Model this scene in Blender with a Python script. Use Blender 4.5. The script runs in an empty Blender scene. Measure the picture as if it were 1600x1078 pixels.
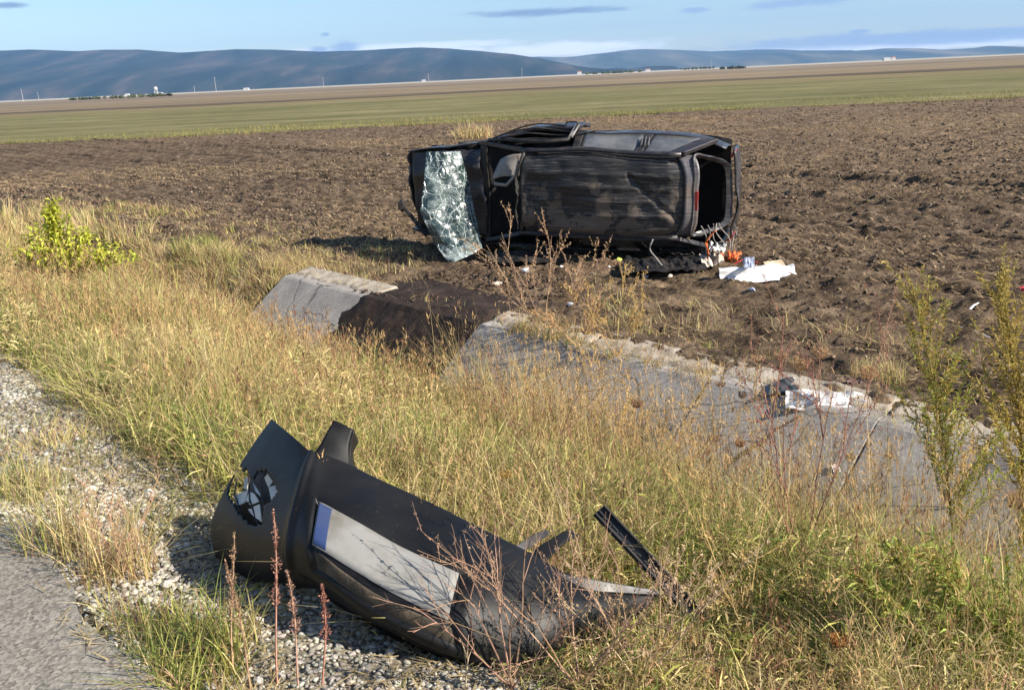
import bpy, bmesh, math, random
import numpy as np
from mathutils import Vector, Matrix, Quaternion, Euler
from mathutils import noise as mnoise

random.seed(7)
rng = np.random.default_rng(11)
scene = bpy.context.scene
COL = scene.collection
rad = math.radians

# ------------------------------------------------------------------ camera, sky, sun, exposure
FPX = 1386.0
PITCH, ROLL, CAM_Z = rad(16.8), rad(2.65), 1.6
cf = Vector((0, math.cos(PITCH), -math.sin(PITCH)))
_r0, _u0 = Vector((1, 0, 0)), Vector((0, math.sin(PITCH), math.cos(PITCH)))
cr = _r0 * math.cos(ROLL) - _u0 * math.sin(ROLL)
cu = _r0 * math.sin(ROLL) + _u0 * math.cos(ROLL)
cam_data = bpy.data.cameras.new('camera')
cam = bpy.data.objects.new('camera', cam_data)
COL.objects.link(cam)
cam.matrix_world = Matrix(((cr.x, cu.x, -cf.x, 0), (cr.y, cu.y, -cf.y, 0), (cr.z, cu.z, -cf.z, CAM_Z), (0, 0, 0, 1)))
cam_data.sensor_width = 36
cam_data.lens = 36 * FPX / 1600
cam_data.clip_start, cam_data.clip_end = 0.05, 60000
scene.camera = cam

SUN_EL = rad(32)
SUN_AZ = math.atan2(0.91, -0.41)                      # clockwise from +Y towards +X
sun_dir = Vector((math.sin(SUN_AZ) * math.cos(SUN_EL), math.cos(SUN_AZ) * math.cos(SUN_EL), math.sin(SUN_EL)))
sd = bpy.data.lights.new('sun', 'SUN')
sd.energy, sd.angle, sd.color = 5.0, rad(0.53), (1.0, 0.92, 0.80)
sun = bpy.data.objects.new('sun', sd)
COL.objects.link(sun)
sun.rotation_euler = sun_dir.to_track_quat('Z', 'Y').to_euler()

scene.view_settings.view_transform = 'Standard'
scene.view_settings.look = 'None'
scene.view_settings.exposure = 1.02
scene.view_settings.gamma = 1.0
scene.cycles.max_bounces = 6
scene.cycles.diffuse_bounces = 3
scene.cycles.transparent_max_bounces = 10
scene.cycles.volume_bounces = 0
scene.cycles.use_denoising = True


def ray(x, y):                                        # viewing direction of a photo pixel (1600 x 1078)
    return cf * FPX + cr * (x - 800) + cu * (539 - y)


def at_y(x, y, Y):                                    # point at world depth Y
    d = ray(x, y)
    return Vector((0, 0, CAM_Z)) + d * (Y / d.y)


world = bpy.data.worlds.new('World')
scene.world = world
world.use_nodes = True
wn, wl = world.node_tree.nodes, world.node_tree.links
wn.clear()


def wmath(op, a, b=None, c=None):
    n = wn.new('ShaderNodeMath')
    n.operation = op
    for i, v in enumerate((a, b, c)):
        if v is None:
            continue
        if isinstance(v, (int, float)):
            n.inputs[i].default_value = v
        else:
            wl.new(v, n.inputs[i])
    return n.outputs[0]


sky = wn.new('ShaderNodeTexSky')
sky.sky_type = 'NISHITA'
sky.sun_disc = False
sky.sun_elevation = SUN_EL
sky.sun_rotation = SUN_AZ
sky.altitude = 600
sky.air_density, sky.dust_density, sky.ozone_density = 1.1, 0.35, 3.6
wtc = wn.new('ShaderNodeTexCoord')
sep = wn.new('ShaderNodeSeparateXYZ')
wl.new(wtc.outputs['Generated'], sep.inputs[0])
az = wmath('ARCTAN2', sep.outputs['X'], sep.outputs['Y'])
el = wmath('ARCSINE', sep.outputs['Z'])
comb = wn.new('ShaderNodeCombineXYZ')
wl.new(wmath('MULTIPLY', az, 9.0), comb.inputs[0])
wl.new(wmath('MULTIPLY', el, 46.0), comb.inputs[1])
wnz = wn.new('ShaderNodeTexNoise')
wnz.inputs['Scale'].default_value = 2.2
wnz.inputs['Detail'].default_value = 7
wnz.inputs['Roughness'].default_value = 0.62
wl.new(comb.outputs[0], wnz.inputs['Vector'])
nz = wmath('SUBTRACT', wnz.outputs['Fac'], 0.5)


def px_ang(x, y):
    d = ray(x, y).normalized()
    return math.atan2(d.x, d.y), math.asin(d.z)


GREYB, WHITE, VIOL = (1.5, 2.15, 3.3), (9.0, 9.2, 9.6), (2.7, 3.5, 5.0)
dirv = wn.new('ShaderNodeCombineXYZ')
wl.new(az, dirv.inputs[0])
wl.new(el, dirv.inputs[1])
masks = {GREYB: None, WHITE: None, VIOL: None}


def cloud(x, y, w, h, col):
    """one cloud of the sky: a soft ellipse round its direction; the noise tears it below"""
    a0, e0 = px_ang(x, y)
    mp = wn.new('ShaderNodeMapping')
    sx, sy = FPX / w, FPX / h
    mp.inputs['Scale'].default_value = (sx, sy, 0)
    mp.inputs['Location'].default_value = (-a0 * sx, -e0 * sy, 0)
    wl.new(dirv.outputs[0], mp.inputs['Vector'])
    gr = wn.new('ShaderNodeTexGradient')
    gr.gradient_type = 'SPHERICAL'
    wl.new(mp.outputs[0], gr.inputs['Vector'])
    masks[col] = gr.outputs['Fac'] if masks[col] is None else wmath('MAXIMUM', masks[col], gr.outputs['Fac'])


for c in ((860, 19, 165, 9, GREYB), (15, 9, 34, 6, GREYB), (1085, 16, 30, 6, VIOL), (1260, 4, 120, 10, VIOL), (1345, 50, 24, 6, VIOL),
          (1430, 60, 420, 17, VIOL), (538, 76, 40, 17, VIOL), (500, 78, 22, 9, VIOL), (508, 54, 9, 5, VIOL), (870, 78, 230, 16, WHITE), (640, 74, 260, 9, WHITE),
          (955, 72, 56, 13, WHITE), (730, 78, 55, 9, WHITE), (1290, 80, 420, 12, WHITE), (1560, 66, 200, 10, WHITE),
          # the same kind of low cloud goes on all round, out of the picture
          (-1500, 30, 240, 12, GREYB), (-2300, 60, 300, 16, WHITE), (3300, 20, 260, 14, VIOL), (2400, 40, 280, 12, WHITE)):
    cloud(*c)
cur = sky.outputs[0]
for col, mk in masks.items():
    tn = wmath('MULTIPLY_ADD', nz, 1.3, mk)
    mr = wn.new('ShaderNodeMapRange')
    mr.interpolation_type = 'SMOOTHSTEP'
    wl.new(wmath('MULTIPLY', tn, wmath('GREATER_THAN', mk, 0.0)), mr.inputs[0])
    mr.inputs[1].default_value, mr.inputs[2].default_value = .12, .75
    mr.inputs[3].default_value, mr.inputs[4].default_value = 0, .85
    mx = wn.new('ShaderNodeMix')
    mx.data_type = 'RGBA'
    wl.new(mr.outputs[0], mx.inputs[0])
    wl.new(cur, mx.inputs[6])
    mx.inputs[7].default_value = (*col, 1)
    cur = mx.outputs[2]
bg = wn.new('ShaderNodeBackground')
bg.inputs['Strength'].default_value = 0.078
wl.new(cur, bg.inputs['Color'])
world.cycles.sampling_method = 'MANUAL'
world.cycles.sample_map_resolution = 512
wo = wn.new('ShaderNodeOutputWorld')
wl.new(bg.outputs[0], wo.inputs['Surface'])

# ------------------------------------------------------------------ helpers: noise, ground profile
TH = rad(43)
DU = Vector((-math.sin(TH), math.cos(TH), 0))         # along the road, away from us to the left
DV = Vector((math.cos(TH), math.sin(TH), 0))          # across it, towards the field


def uv2xy(u, v):
    return u * DU.x + v * DV.x, u * DU.y + v * DV.y


def xy2uv(x, y):
    return x * DU.x + y * DU.y, x * DV.x + y * DV.y


def vnoise(x, y, seed=0):
    x = np.asarray(x, float) + seed * 37.17
    y = np.asarray(y, float) - seed * 11.73
    xi, yi = np.floor(x).astype(np.int64), np.floor(y).astype(np.int64)
    fx, fy = x - xi, y - yi
    fx, fy = fx * fx * (3 - 2 * fx), fy * fy * (3 - 2 * fy)

    def h(a, b):
        n = (a * 374761393 + b * 668265263 + seed * 974634) & 0xffffffff
        n = ((n ^ (n >> 13)) * 1274126177) & 0xffffffff
        n = (n ^ (n >> 16)) & 0xffff
        return n / 65535.0
    return (h(xi, yi) * (1 - fx) + h(xi + 1, yi) * fx) * (1 - fy) + (h(xi, yi + 1) * (1 - fx) + h(xi + 1, yi + 1) * fx) * fy


def fbm(x, y, seed=0, octv=4, gain=0.5):
    a, s, t, f = 1.0, 0.0, 0.0, 1.0
    for k in range(octv):
        s = s + a * vnoise(np.asarray(x) * f, np.asarray(y) * f, seed + k)
        t += a
        a *= gain
        f *= 2.03
    return s / t


PV = [-30, .70, .78, 1.42, 2.2, 3.2, 4.2, 4.6, 4.85, 5.75, 6.05, 6.6, 8, 200]
PZ = [0, 0, -.05, -.11, -.27, -.50, -1.18, -1.45, -1.45, -.90, -.84, -.80, -.82, -.82]


def prof(v):
    return np.interp(v, PV, PZ)


FURROWS = [(18.4, .10, .11), (12.9, .075, .11), (20.6, .09, .14), (15.6, .05, .12), (10.9, .05, .12), (24.5, .09, .2), (29.0, .10, .25)]


def field_z(u, v):
    z = prof(v) + 0.0
    g = np.clip((v - 5.9) / 0.8, 0, 1)
    wob = (vnoise(u * .9, v * 0, 5) - .5) * .28 + (vnoise(u * .22, v * 0, 6) - .5) * .8 + (vnoise(u * 4.1, v * 0, 7) - .5) * .10
    for v0, d, w in FURROWS:
        q = (v - v0 + wob) / w
        br = 0.55 + 0.9 * vnoise(u * 1.4 + v0 * 7, 0 * v, 8)
        z = z - g * d * br * np.exp(-q * q) + g * d * .75 * br * np.exp(-((q - 1.9) ** 2))
    z = z + g * .048 * np.sin(2 * math.pi * (v + wob * .5) / .66) * (.3 + .9 * vnoise(u * .25, v * .7, 9))
    cl = fbm(u * 3.0, v * 5.5, 21, 4, .62)
    z = z + g * .17 * (np.maximum(cl - .42, 0) - .08)
    z = z + g * .085 * (np.abs(vnoise(u * 6.5, v * 8.5, 24) - .5) + .6 * vnoise(u * 13, v * 15, 25) - .55)
    z = z + g * .05 * (fbm(u * .35, v * .5, 31, 2) - .5)
    return z


def ground_z(x, y):
    u, v = xy2uv(x, y)
    return float(field_z(np.array(u), np.array(v)))


def top_z(u, v):                                       # ground or, where it is lined, the concrete
    z = float(prof(v))
    if 4.72 < v < 5.95 and u < 10.5:
        z = max(z, float(np.interp(v, [4.72, 5.68, 5.93], [-1.49, -.80, -.775])))
    return z


def put(px, py):                                      # where the ground lies under a photo pixel
    d = ray(px, py)
    d = d / d.y
    Y, last = 1.2, None
    while Y < 90:
        p = Vector((0, 0, CAM_Z)) + d * Y
        u_, v_ = xy2uv(p.x, p.y)
        if p.z <= top_z(u_, v_):
            return Vector((p.x, p.y, top_z(u_, v_) if v_ < 5.95 else ground_z(p.x, p.y)))
        Y += .02 + Y * .002
    return Vector((p.x, p.y, -.82))


# ------------------------------------------------------------------ helpers: meshes and tags
def link(name, me, mat=None, parent=None):
    o = bpy.data.objects.new(name, me)
    COL.objects.link(o)
    if mat is not None:
        me.materials.append(mat)
    if parent is not None:
        o.parent = parent
    return o


def tag(o, label=None, cat=None, group=None, kind=None):
    if label: o['label'] = label
    if cat: o['category'] = cat
    if group: o['group'] = group
    if kind: o['kind'] = kind
    return o


def empty(name, loc, label=None, cat=None, group=None, rot=None):
    o = bpy.data.objects.new(name, None)
    o.empty_display_size = .1
    COL.objects.link(o)
    o.location = loc
    if rot is not None:
        o.rotation_euler = rot
    return tag(o, label, cat, group)


STUFF_PARTS = ('leaves', 'foliage', 'seed_pods', 'seed_spike', 'seed_head')


class MB:
    def __init__(s):
        s.v, s.f, s.c = [], [], []

    def add(s, vs, fs, col=(1, 1, 1)):
        n = len(s.v)
        s.v.extend([tuple(p) for p in vs])
        s.c.extend([col] * len(vs))
        s.f.extend([tuple(i + n for i in q) for q in fs])

    def tube(s, pts, r0, r1=None, n=5, col=(1, 1, 1), flat=1.0):
        r1 = r0 if r1 is None else r1
        pts = [Vector(p) for p in pts]
        vs, fs = [], []
        m = len(pts)
        for i, p in enumerate(pts):
            d = (pts[min(i + 1, m - 1)] - pts[max(i - 1, 0)])
            d = d.normalized() if d.length > 1e-9 else Vector((0, 0, 1))
            a = d.cross(Vector((0, 0, 1)))
            if a.length < 1e-3: a = d.cross(Vector((1, 0, 0)))
            a.normalize()
            b = d.cross(a)
            r = r0 + (r1 - r0) * i / max(1, m - 1)
            for k in range(n):
                t = 2 * math.pi * k / n
                vs.append(p + a * math.cos(t) * r + b * math.sin(t) * r * flat)
        for i in range(m - 1):
            for k in range(n):
                fs.append((i * n + k, i * n + (k + 1) % n, (i + 1) * n + (k + 1) % n, (i + 1) * n + k))
        fs.append(tuple(range(n - 1, -1, -1)))
        fs.append(tuple((m - 1) * n + k for k in range(n)))
        s.add(vs, fs, col)

    def leaf(s, p, d, L, W, col=(1, 1, 1), droop=.15, side=None):
        p, d = Vector(p), Vector(d).normalized()
        a = side if side is not None else d.cross(Vector((random.uniform(-.4, .4), random.uniform(-.4, .4), 1)))
        if a.length < 1e-3: a = Vector((1, 0, 0))
        a = a.normalized()
        n = a.cross(d)
        m = p + d * L * .45 + n * L * .06
        t = p + d * L - Vector((0, 0, 1)) * L * droop
        s.add([p, m + a * W * .5, t, m - a * W * .5], [(0, 1, 2), (0, 2, 3)], col)

    def box(s, c, size, rot=None, col=(1, 1, 1)):
        c = Vector(c)
        vs = []
        for i in (-1, 1):
            for j in (-1, 1):
                for k in (-1, 1):
                    q = Vector((i * size[0] / 2, j * size[1] / 2, k * size[2] / 2))
                    if rot is not None: q = rot @ q
                    vs.append(c + q)
        s.add(vs, [(0, 1, 3, 2), (4, 6, 7, 5), (0, 4, 5, 1), (2, 3, 7, 6), (0, 2, 6, 4), (1, 5, 7, 3)], col)

    def grid(s, fn, nu, nv, col=(1, 1, 1), keep=None):
        vs = [fn(i / nu, j / nv) for j in range(nv + 1) for i in range(nu + 1)]
        fs = []
        for j in range(nv):
            for i in range(nu):
                if keep is None or keep((i + .5) / nu, (j + .5) / nv):
                    fs.append((j * (nu + 1) + i, j * (nu + 1) + i + 1, (j + 1) * (nu + 1) + i + 1, (j + 1) * (nu + 1) + i))
        s.add(vs, fs, col)

    def blob(s, c, r, col=(1, 1, 1), jag=.25):
        c = Vector(c)
        rr = r if isinstance(r, (tuple, list)) else (r, r, r)
        vs = []
        for p in ICO_V:
            k = 1 + random.uniform(-jag, jag)
            vs.append(c + Vector((p[0] * rr[0] * k, p[1] * rr[1] * k, p[2] * rr[2] * k)))
        s.add(vs, ICO_F, col)

    def build(s, name, mat, parent=None, smooth=False, world_pts=False, solid=0, bevel=0, offset=-1):
        me = bpy.data.meshes.new(name)
        vs = s.v
        if world_pts and parent is not None:
            mw, q_ = Matrix(), parent
            while q_ is not None:
                mw = Matrix.LocRotScale(q_.location, q_.rotation_euler, None) @ mw
                q_ = q_.parent
            inv = mw.inverted()
            vs = [tuple(inv @ Vector(p)) for p in vs]
        me.from_pydata(vs, [], s.f)
        ca = me.color_attributes.new('Col', 'FLOAT_COLOR', 'POINT')
        ca.data.foreach_set('color', np.array([(*c, 1) for c in s.c], dtype=np.float32).ravel())
        if smooth:
            me.polygons.foreach_set('use_smooth', np.ones(len(me.polygons), bool))
        me.update()
        o = link(name, me, mat, parent)
        if name in STUFF_PARTS:
            o['kind'] = 'stuff'
        if solid:
            m = o.modifiers.new('thick', 'SOLIDIFY')
            m.thickness = solid
            m.offset = offset
        if bevel:
            m = o.modifiers.new('bevel', 'BEVEL')
            m.width = bevel
            m.segments = 2
            m.limit_method = 'ANGLE'
        return o


_bm = bmesh.new()
bmesh.ops.create_icosphere(_bm, subdivisions=1, radius=1)
ICO_V = [tuple(v.co) for v in _bm.verts]
ICO_F = [tuple(v.index for v in f.verts) for f in _bm.faces]
_bm.free()


def np_mesh(name, V, faces_list, mat, colors=None, smooth=False, parent=None):
    """V (n,3); faces_list: list of int arrays (m,k)"""
    me = bpy.data.meshes.new(name)
    loops = np.concatenate([f.ravel() for f in faces_list]).astype(np.int32)
    sizes = np.concatenate([np.full(len(f), f.shape[1], np.int32) for f in faces_list])
    starts = np.concatenate([[0], np.cumsum(sizes)[:-1]]).astype(np.int32)
    me.vertices.add(len(V))
    me.vertices.foreach_set('co', np.ascontiguousarray(V, dtype=np.float32).ravel())
    me.loops.add(len(loops))
    me.loops.foreach_set('vertex_index', loops)
    me.polygons.add(len(sizes))
    me.polygons.foreach_set('loop_start', starts)
    me.polygons.foreach_set('loop_total', sizes)
    if smooth:
        me.polygons.foreach_set('use_smooth', np.ones(len(sizes), bool))
    me.update(calc_edges=True)
    if colors is not None:
        ca = me.color_attributes.new('Col', 'FLOAT_COLOR', 'POINT')
        c4 = np.ones((len(V), 4), np.float32)
        c4[:, :3] = colors
        ca.data.foreach_set('color', c4.ravel())
    return link(name, me, mat, parent)


def sheet(name, us, vs, zf, mat, smooth=True, uvspace=True, edge=None):
    U, Vv = np.meshgrid(us, vs)
    if edge is not None:
        U, Vv = edge(U, Vv)
    Z = zf(U, Vv)
    if uvspace:
        X, Y = U * DU.x + Vv * DV.x, U * DU.y + Vv * DV.y
    else:
        X, Y = U, Vv
    n, m = len(us), len(vs)
    i = np.arange(n - 1)[None, :] + n * np.arange(m - 1)[:, None]
    F = np.stack([i, i + 1, i + n + 1, i + n], -1).reshape(-1, 4)
    if uvspace:
        F = F[:, ::-1]
    return np_mesh(name, np.stack([X, Y, Z], -1).reshape(-1, 3), [F], mat, smooth=smooth)


def rot_mats(n, r):
    q = r.normal(size=(n, 4))
    q /= np.linalg.norm(q, axis=1)[:, None]
    w, x, y, z = q.T
    return np.stack([np.stack([1 - 2 * (y * y + z * z), 2 * (x * y - z * w), 2 * (x * z + y * w)], -1),
                     np.stack([2 * (x * y + z * w), 1 - 2 * (x * x + z * z), 2 * (y * z - x * w)], -1),
                     np.stack([2 * (x * z - y * w), 2 * (y * z + x * w), 1 - 2 * (x * x + y * y)], -1)], 1)


def rocks(name, P, S, mat, cols, r, squash=.65, jag=.28, parent=None):
    """many small stones or clods as one mesh: icosahedra, each knocked out of shape"""
    n = len(P)
    base = np.array(ICO_V12)
    B = base[None] * (1 + r.uniform(-jag, jag, (n, 12, 1)))
    B = np.einsum('nij,nkj->nki', rot_mats(n, r), B) * S[:, None, None]
    B = B * np.stack([r.uniform(.8, 1.3, n), r.uniform(.8, 1.3, n), np.full(n, squash)], -1)[:, None, :]
    V = (B + P[:, None, :]).reshape(-1, 3)
    F = (np.array(ICO_F12)[None] + 12 * np.arange(n)[:, None, None]).reshape(-1, 3)
    return np_mesh(name, V, [F], mat, np.repeat(cols, 12, 0), parent=parent)


_bm = bmesh.new()
bmesh.ops.create_icosphere(_bm, subdivisions=1, radius=1)
ICO_V12 = [tuple(v.co) for v in _bm.verts]
ICO_F12 = [tuple(v.index for v in f.verts) for f in _bm.faces]
_bm.free()


def blades(name, P, H, W, cols, r, lean=.35, mat=None, seg=3, tipcol=None, wind=(0, 0), stiff=1.7, parent=None, cl=None):
    """grass: curved tapering strips. P roots, H lengths, W widths"""
    n = len(P)
    a = r.uniform(0, 2 * math.pi, n)
    ln = np.abs(r.normal(0, lean, n)) + .05
    D = np.stack([np.cos(a) * ln + wind[0], np.sin(a) * ln + wind[1]], -1)
    if cl is not None:
        D = D * .75 + cl
        ln = np.hypot(D[:, 0], D[:, 1])
    fa = r.uniform(0, math.pi, n)
    side = np.stack([np.cos(fa), np.sin(fa), np.zeros(n)], -1)
    Vs, Cs = [], []
    for k in range(seg + 1):
        t = k / seg
        b = t ** stiff
        h = np.stack([D[:, 0] * H * b, D[:, 1] * H * b, H * (t - .32 * np.minimum(ln, 1.3) * t * t)], -1)
        c = P + h
        w = (W * (1 - t) ** .6 * .5)[:, None]
        if k < seg:
            Vs += [c - side * w, c + side * w]
            Cs += [cols, cols]
        else:
            Vs += [c]
            Cs += [cols if tipcol is None else tipcol]
    nv = 2 * seg + 1
    V = np.stack(Vs, 1).reshape(-1, 3)
    C = np.stack(Cs, 1).reshape(-1, 3)
    off = (nv * np.arange(n))[:, None]
    Q = np.concatenate([off + np.array([[2 * k, 2 * k + 1, 2 * k + 3, 2 * k + 2]]) for k in range(seg - 1)]) if seg > 1 else np.zeros((0, 4), int)
    T = off + np.array([[2 * seg - 2, 2 * seg - 1, 2 * seg]])
    fl = ([Q] if len(Q) else []) + [T]
    tips = Vs[-1]
    o = np_mesh(name, V, fl, mat, C, parent=parent)
    return o, tips


# ------------------------------------------------------------------ materials
def new_mat(name):
    m = bpy.data.materials.new(name)
    m.use_nodes = True
    nt = m.node_tree
    return m, nt, nt.nodes['Principled BSDF']


def ramp(nt, fac, stops):
    n = nt.nodes.new('ShaderNodeValToRGB')
    e = n.color_ramp.elements
    while len(e) < len(stops):
        e.new(.5)
    for i, (p, c) in enumerate(stops):
        e[i].position = p
        e[i].color = (*c, 1) if len(c) == 3 else c
    nt.links.new(fac, n.inputs[0])
    return n.outputs[0]


def coords(nt, stretch=(1, 1, 1), rotz=0):
    tc = nt.nodes.new('ShaderNodeTexCoord')
    mp = nt.nodes.new('ShaderNodeMapping')
    mp.inputs['Scale'].default_value = stretch
    mp.inputs['Rotation'].default_value = (0, 0, rotz)
    nt.links.new(tc.outputs['Object'], mp.inputs['Vector'])
    return mp.outputs[0]


def tex_noise(nt, vec, scale, detail=6, rough=.6, dist=0):
    n = nt.nodes.new('ShaderNodeTexNoise')
    n.inputs['Scale'].default_value = scale
    n.inputs['Detail'].default_value = detail
    n.inputs['Roughness'].default_value = rough
    n.inputs['Distortion'].default_value = dist
    nt.links.new(vec, n.inputs['Vector'])
    return n.outputs['Fac']


def mixc(nt, fac, a, b, mode='MIX'):
    n = nt.nodes.new('ShaderNodeMix')
    n.data_type = 'RGBA'
    n.blend_type = mode
    for s, v in ((0, fac), (6, a), (7, b)):
        if isinstance(v, (int, float)):
            n.inputs[s].default_value = v
        elif isinstance(v, tuple):
            n.inputs[s].default_value = (*v, 1)
        else:
            nt.links.new(v, n.inputs[s])
    return n.outputs[2]


def bump(nt, b, h, strength=.5, dist=.02):
    n = nt.nodes.new('ShaderNodeBump')
    n.inputs['Strength'].default_value = strength
    n.inputs['Distance'].default_value = dist
    nt.links.new(h, n.inputs['Height'])
    nt.links.new(n.outputs[0], b.inputs['Normal'])


def noise_mat(name, stops, scale=5, detail=7, rough=.9, bmp=0, bscale=None, stretch=(1, 1, 1), rotz=0, spec=.3, metal=0, dist=.02, fine=None):
    m, nt, b = new_mat(name)
    vec = coords(nt, stretch, rotz)
    f = tex_noise(nt, vec, scale, detail)
    c = ramp(nt, f, stops)
    if fine is not None:                              # (scale, low, high) multiplies fine speckle
        g = tex_noise(nt, vec, fine[0], 3, .7)
        c = mixc(nt, 1.0, c, ramp(nt, g, [(.3, (fine[1],) * 3), (.7, (fine[2],) * 3)]), 'MULTIPLY')
    nt.links.new(c, b.inputs['Base Color'])
    b.inputs['Roughness'].default_value = rough
    b.inputs['Specular IOR Level'].default_value = spec
    b.inputs['Metallic'].default_value = metal
    if bmp:
        bump(nt, b, tex_noise(nt, vec, bscale or scale * 4, 5), bmp, dist)
    return m


def plain_mat(name, col, rough=.6, spec=.4, metal=0, dirt=None):
    """even colour with a little wear"""
    m, nt, b = new_mat(name)
    vec = coords(nt)
    f = tex_noise(nt, vec, 6, 6)
    d = dirt or tuple(c * .6 for c in col)
    nt.links.new(ramp(nt, f, [(.42, col), (.72, d)]), b.inputs['Base Color'])
    g = tex_noise(nt, vec, 14, 4)
    nt.links.new(ramp(nt, g, [(.3, (rough * .75,) * 3), (.7, (min(1, rough * 1.25),) * 3)]), b.inputs['Roughness'])
    b.inputs['Specular IOR Level'].default_value = spec
    b.inputs['Metallic'].default_value = metal
    return m


def leaf_mat(name, transl=.35, rough=.6):
    m, nt, b = new_mat(name)
    at = nt.nodes.new('ShaderNodeAttribute')
    at.attribute_name = 'Col'
    nt.links.new(at.outputs['Color'], b.inputs['Base Color'])
    b.inputs['Roughness'].default_value = rough
    b.inputs['Specular IOR Level'].default_value = .25
    tr = nt.nodes.new('ShaderNodeBsdfTranslucent')
    nt.links.new(at.outputs['Color'], tr.inputs['Color'])
    mx = nt.nodes.new('ShaderNodeMixShader')
    mx.inputs[0].default_value = transl
    nt.links.new(b.outputs[0], mx.inputs[1])
    nt.links.new(tr.outputs[0], mx.inputs[2])
    nt.links.new(mx.outputs[0], nt.nodes['Material Output'].inputs['Surface'])
    return m


def vcol_mat(name, rough=.85, bmp=0, bscale=40, spec=.3):
    m, nt, b = new_mat(name)
    at = nt.nodes.new('ShaderNodeAttribute')
    at.attribute_name = 'Col'
    vec = coords(nt)
    g = tex_noise(nt, vec, bscale, 4, .7)
    c = mixc(nt, 1.0, at.outputs['Color'], ramp(nt, g, [(.3, (.72,) * 3), (.7, (1.2,) * 3)]), 'MULTIPLY')
    nt.links.new(c, b.inputs['Base Color'])
    b.inputs['Roughness'].default_value = rough
    b.inputs['Specular IOR Level'].default_value = spec
    if bmp:
        bump(nt, b, g, bmp, .01)
    return m


M = {}
M['grass'] = leaf_mat('grass_blades', .38)
M['leaf'] = leaf_mat('leaf', .4)
M['stalk'] = vcol_mat('stalk', .8)
M['stone'] = vcol_mat('stone', .85, .4, 60)
M['clod'] = vcol_mat('soil_clod', .95, .6, 45, .15)


def make_asphalt():
    m, nt, b = new_mat('asphalt')
    vec = coords(nt)
    big = tex_noise(nt, vec, 1.6, 5)
    c = ramp(nt, big, [(.3, (.18, .162, .135)), (.7, (.28, .255, .215))])
    v = nt.nodes.new('ShaderNodeTexVoronoi')
    v.inputs['Scale'].default_value = 95
    nt.links.new(vec, v.inputs['Vector'])
    c = mixc(nt, 1.0, c, ramp(nt, v.outputs['Color'], [(.1, (.55,) * 3), (.9, (1.45,) * 3)]), 'MULTIPLY')
    sp = tex_noise(nt, vec, 30, 3, .7)
    c = mixc(nt, ramp(nt, sp, [(.66, (0,) * 3), (.7, (1,) * 3)]), c, (.045, .04, .035))
    nt.links.new(c, b.inputs['Base Color'])
    b.inputs['Roughness'].default_value = .92
    b.inputs['Specular IOR Level'].default_value = .25
    bump(nt, b, v.outputs['Distance'], .35, .003)
    return m


M['asphalt'] = make_asphalt()
M['gravel_bed'] = noise_mat('gravel_bed', [(.3, (.12, .10, .075)), (.5, (.27, .235, .175)), (.7, (.44, .39, .30))], 26, 6, .95, .9, 60, dist=.02)
M['verge'] = noise_mat('verge_soil', [(.3, (.05, .038, .022)), (.55, (.11, .085, .045)), (.75, (.17, .13, .07))], 7, 7, .95, .7, 40)


def make_field():
    m, nt, b = new_mat('ploughed_soil')
    vec = coords(nt)
    f = tex_noise(nt, vec, 2.6, 9, .72)
    c = ramp(nt, f, [(.32, (.034, .023, .016)), (.48, (.115, .080, .053)), (.66, (.28, .20, .135))])
    g = tex_noise(nt, vec, 15, 6, .75)
    c = mixc(nt, 1.0, c, ramp(nt, g, [(.34, (.45,) * 3), (.66, (1.5,) * 3)]), 'MULTIPLY')
    # straw and dry weeds left lying in patches
    pt = tex_noise(nt, vec, .13, 4, .6)
    sv = coords(nt, (1, 2.6, 1), -TH)
    st = tex_noise(nt, sv, 11, 5, .8)
    mm = nt.nodes.new('ShaderNodeMath')
    mm.operation = 'MULTIPLY'
    nt.links.new(ramp(nt, pt, [(.42, (.2,) * 3), (.58, (1,) * 3)]), mm.inputs[0])
    nt.links.new(ramp(nt, st, [(.50, (0,) * 3), (.60, (.85,) * 3)]), mm.inputs[1])
    c = mixc(nt, mm.outputs[0], c, (.36, .25, .14))
    nt.links.new(c, b.inputs['Base Color'])
    b.inputs['Roughness'].default_value = .95
    b.inputs['Specular IOR Level'].default_value = .12
    bump(nt, b, g, 1.0, .08)
    return m


M['field'] = make_field()
M['mud'] = noise_mat('dark_mud', [(.3, (.017, .011, .009)), (.55, (.034, .022, .016)), (.75, (.058, .04, .03))], 6, 7, .85, .5, 25, spec=.25, dist=.02)


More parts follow.
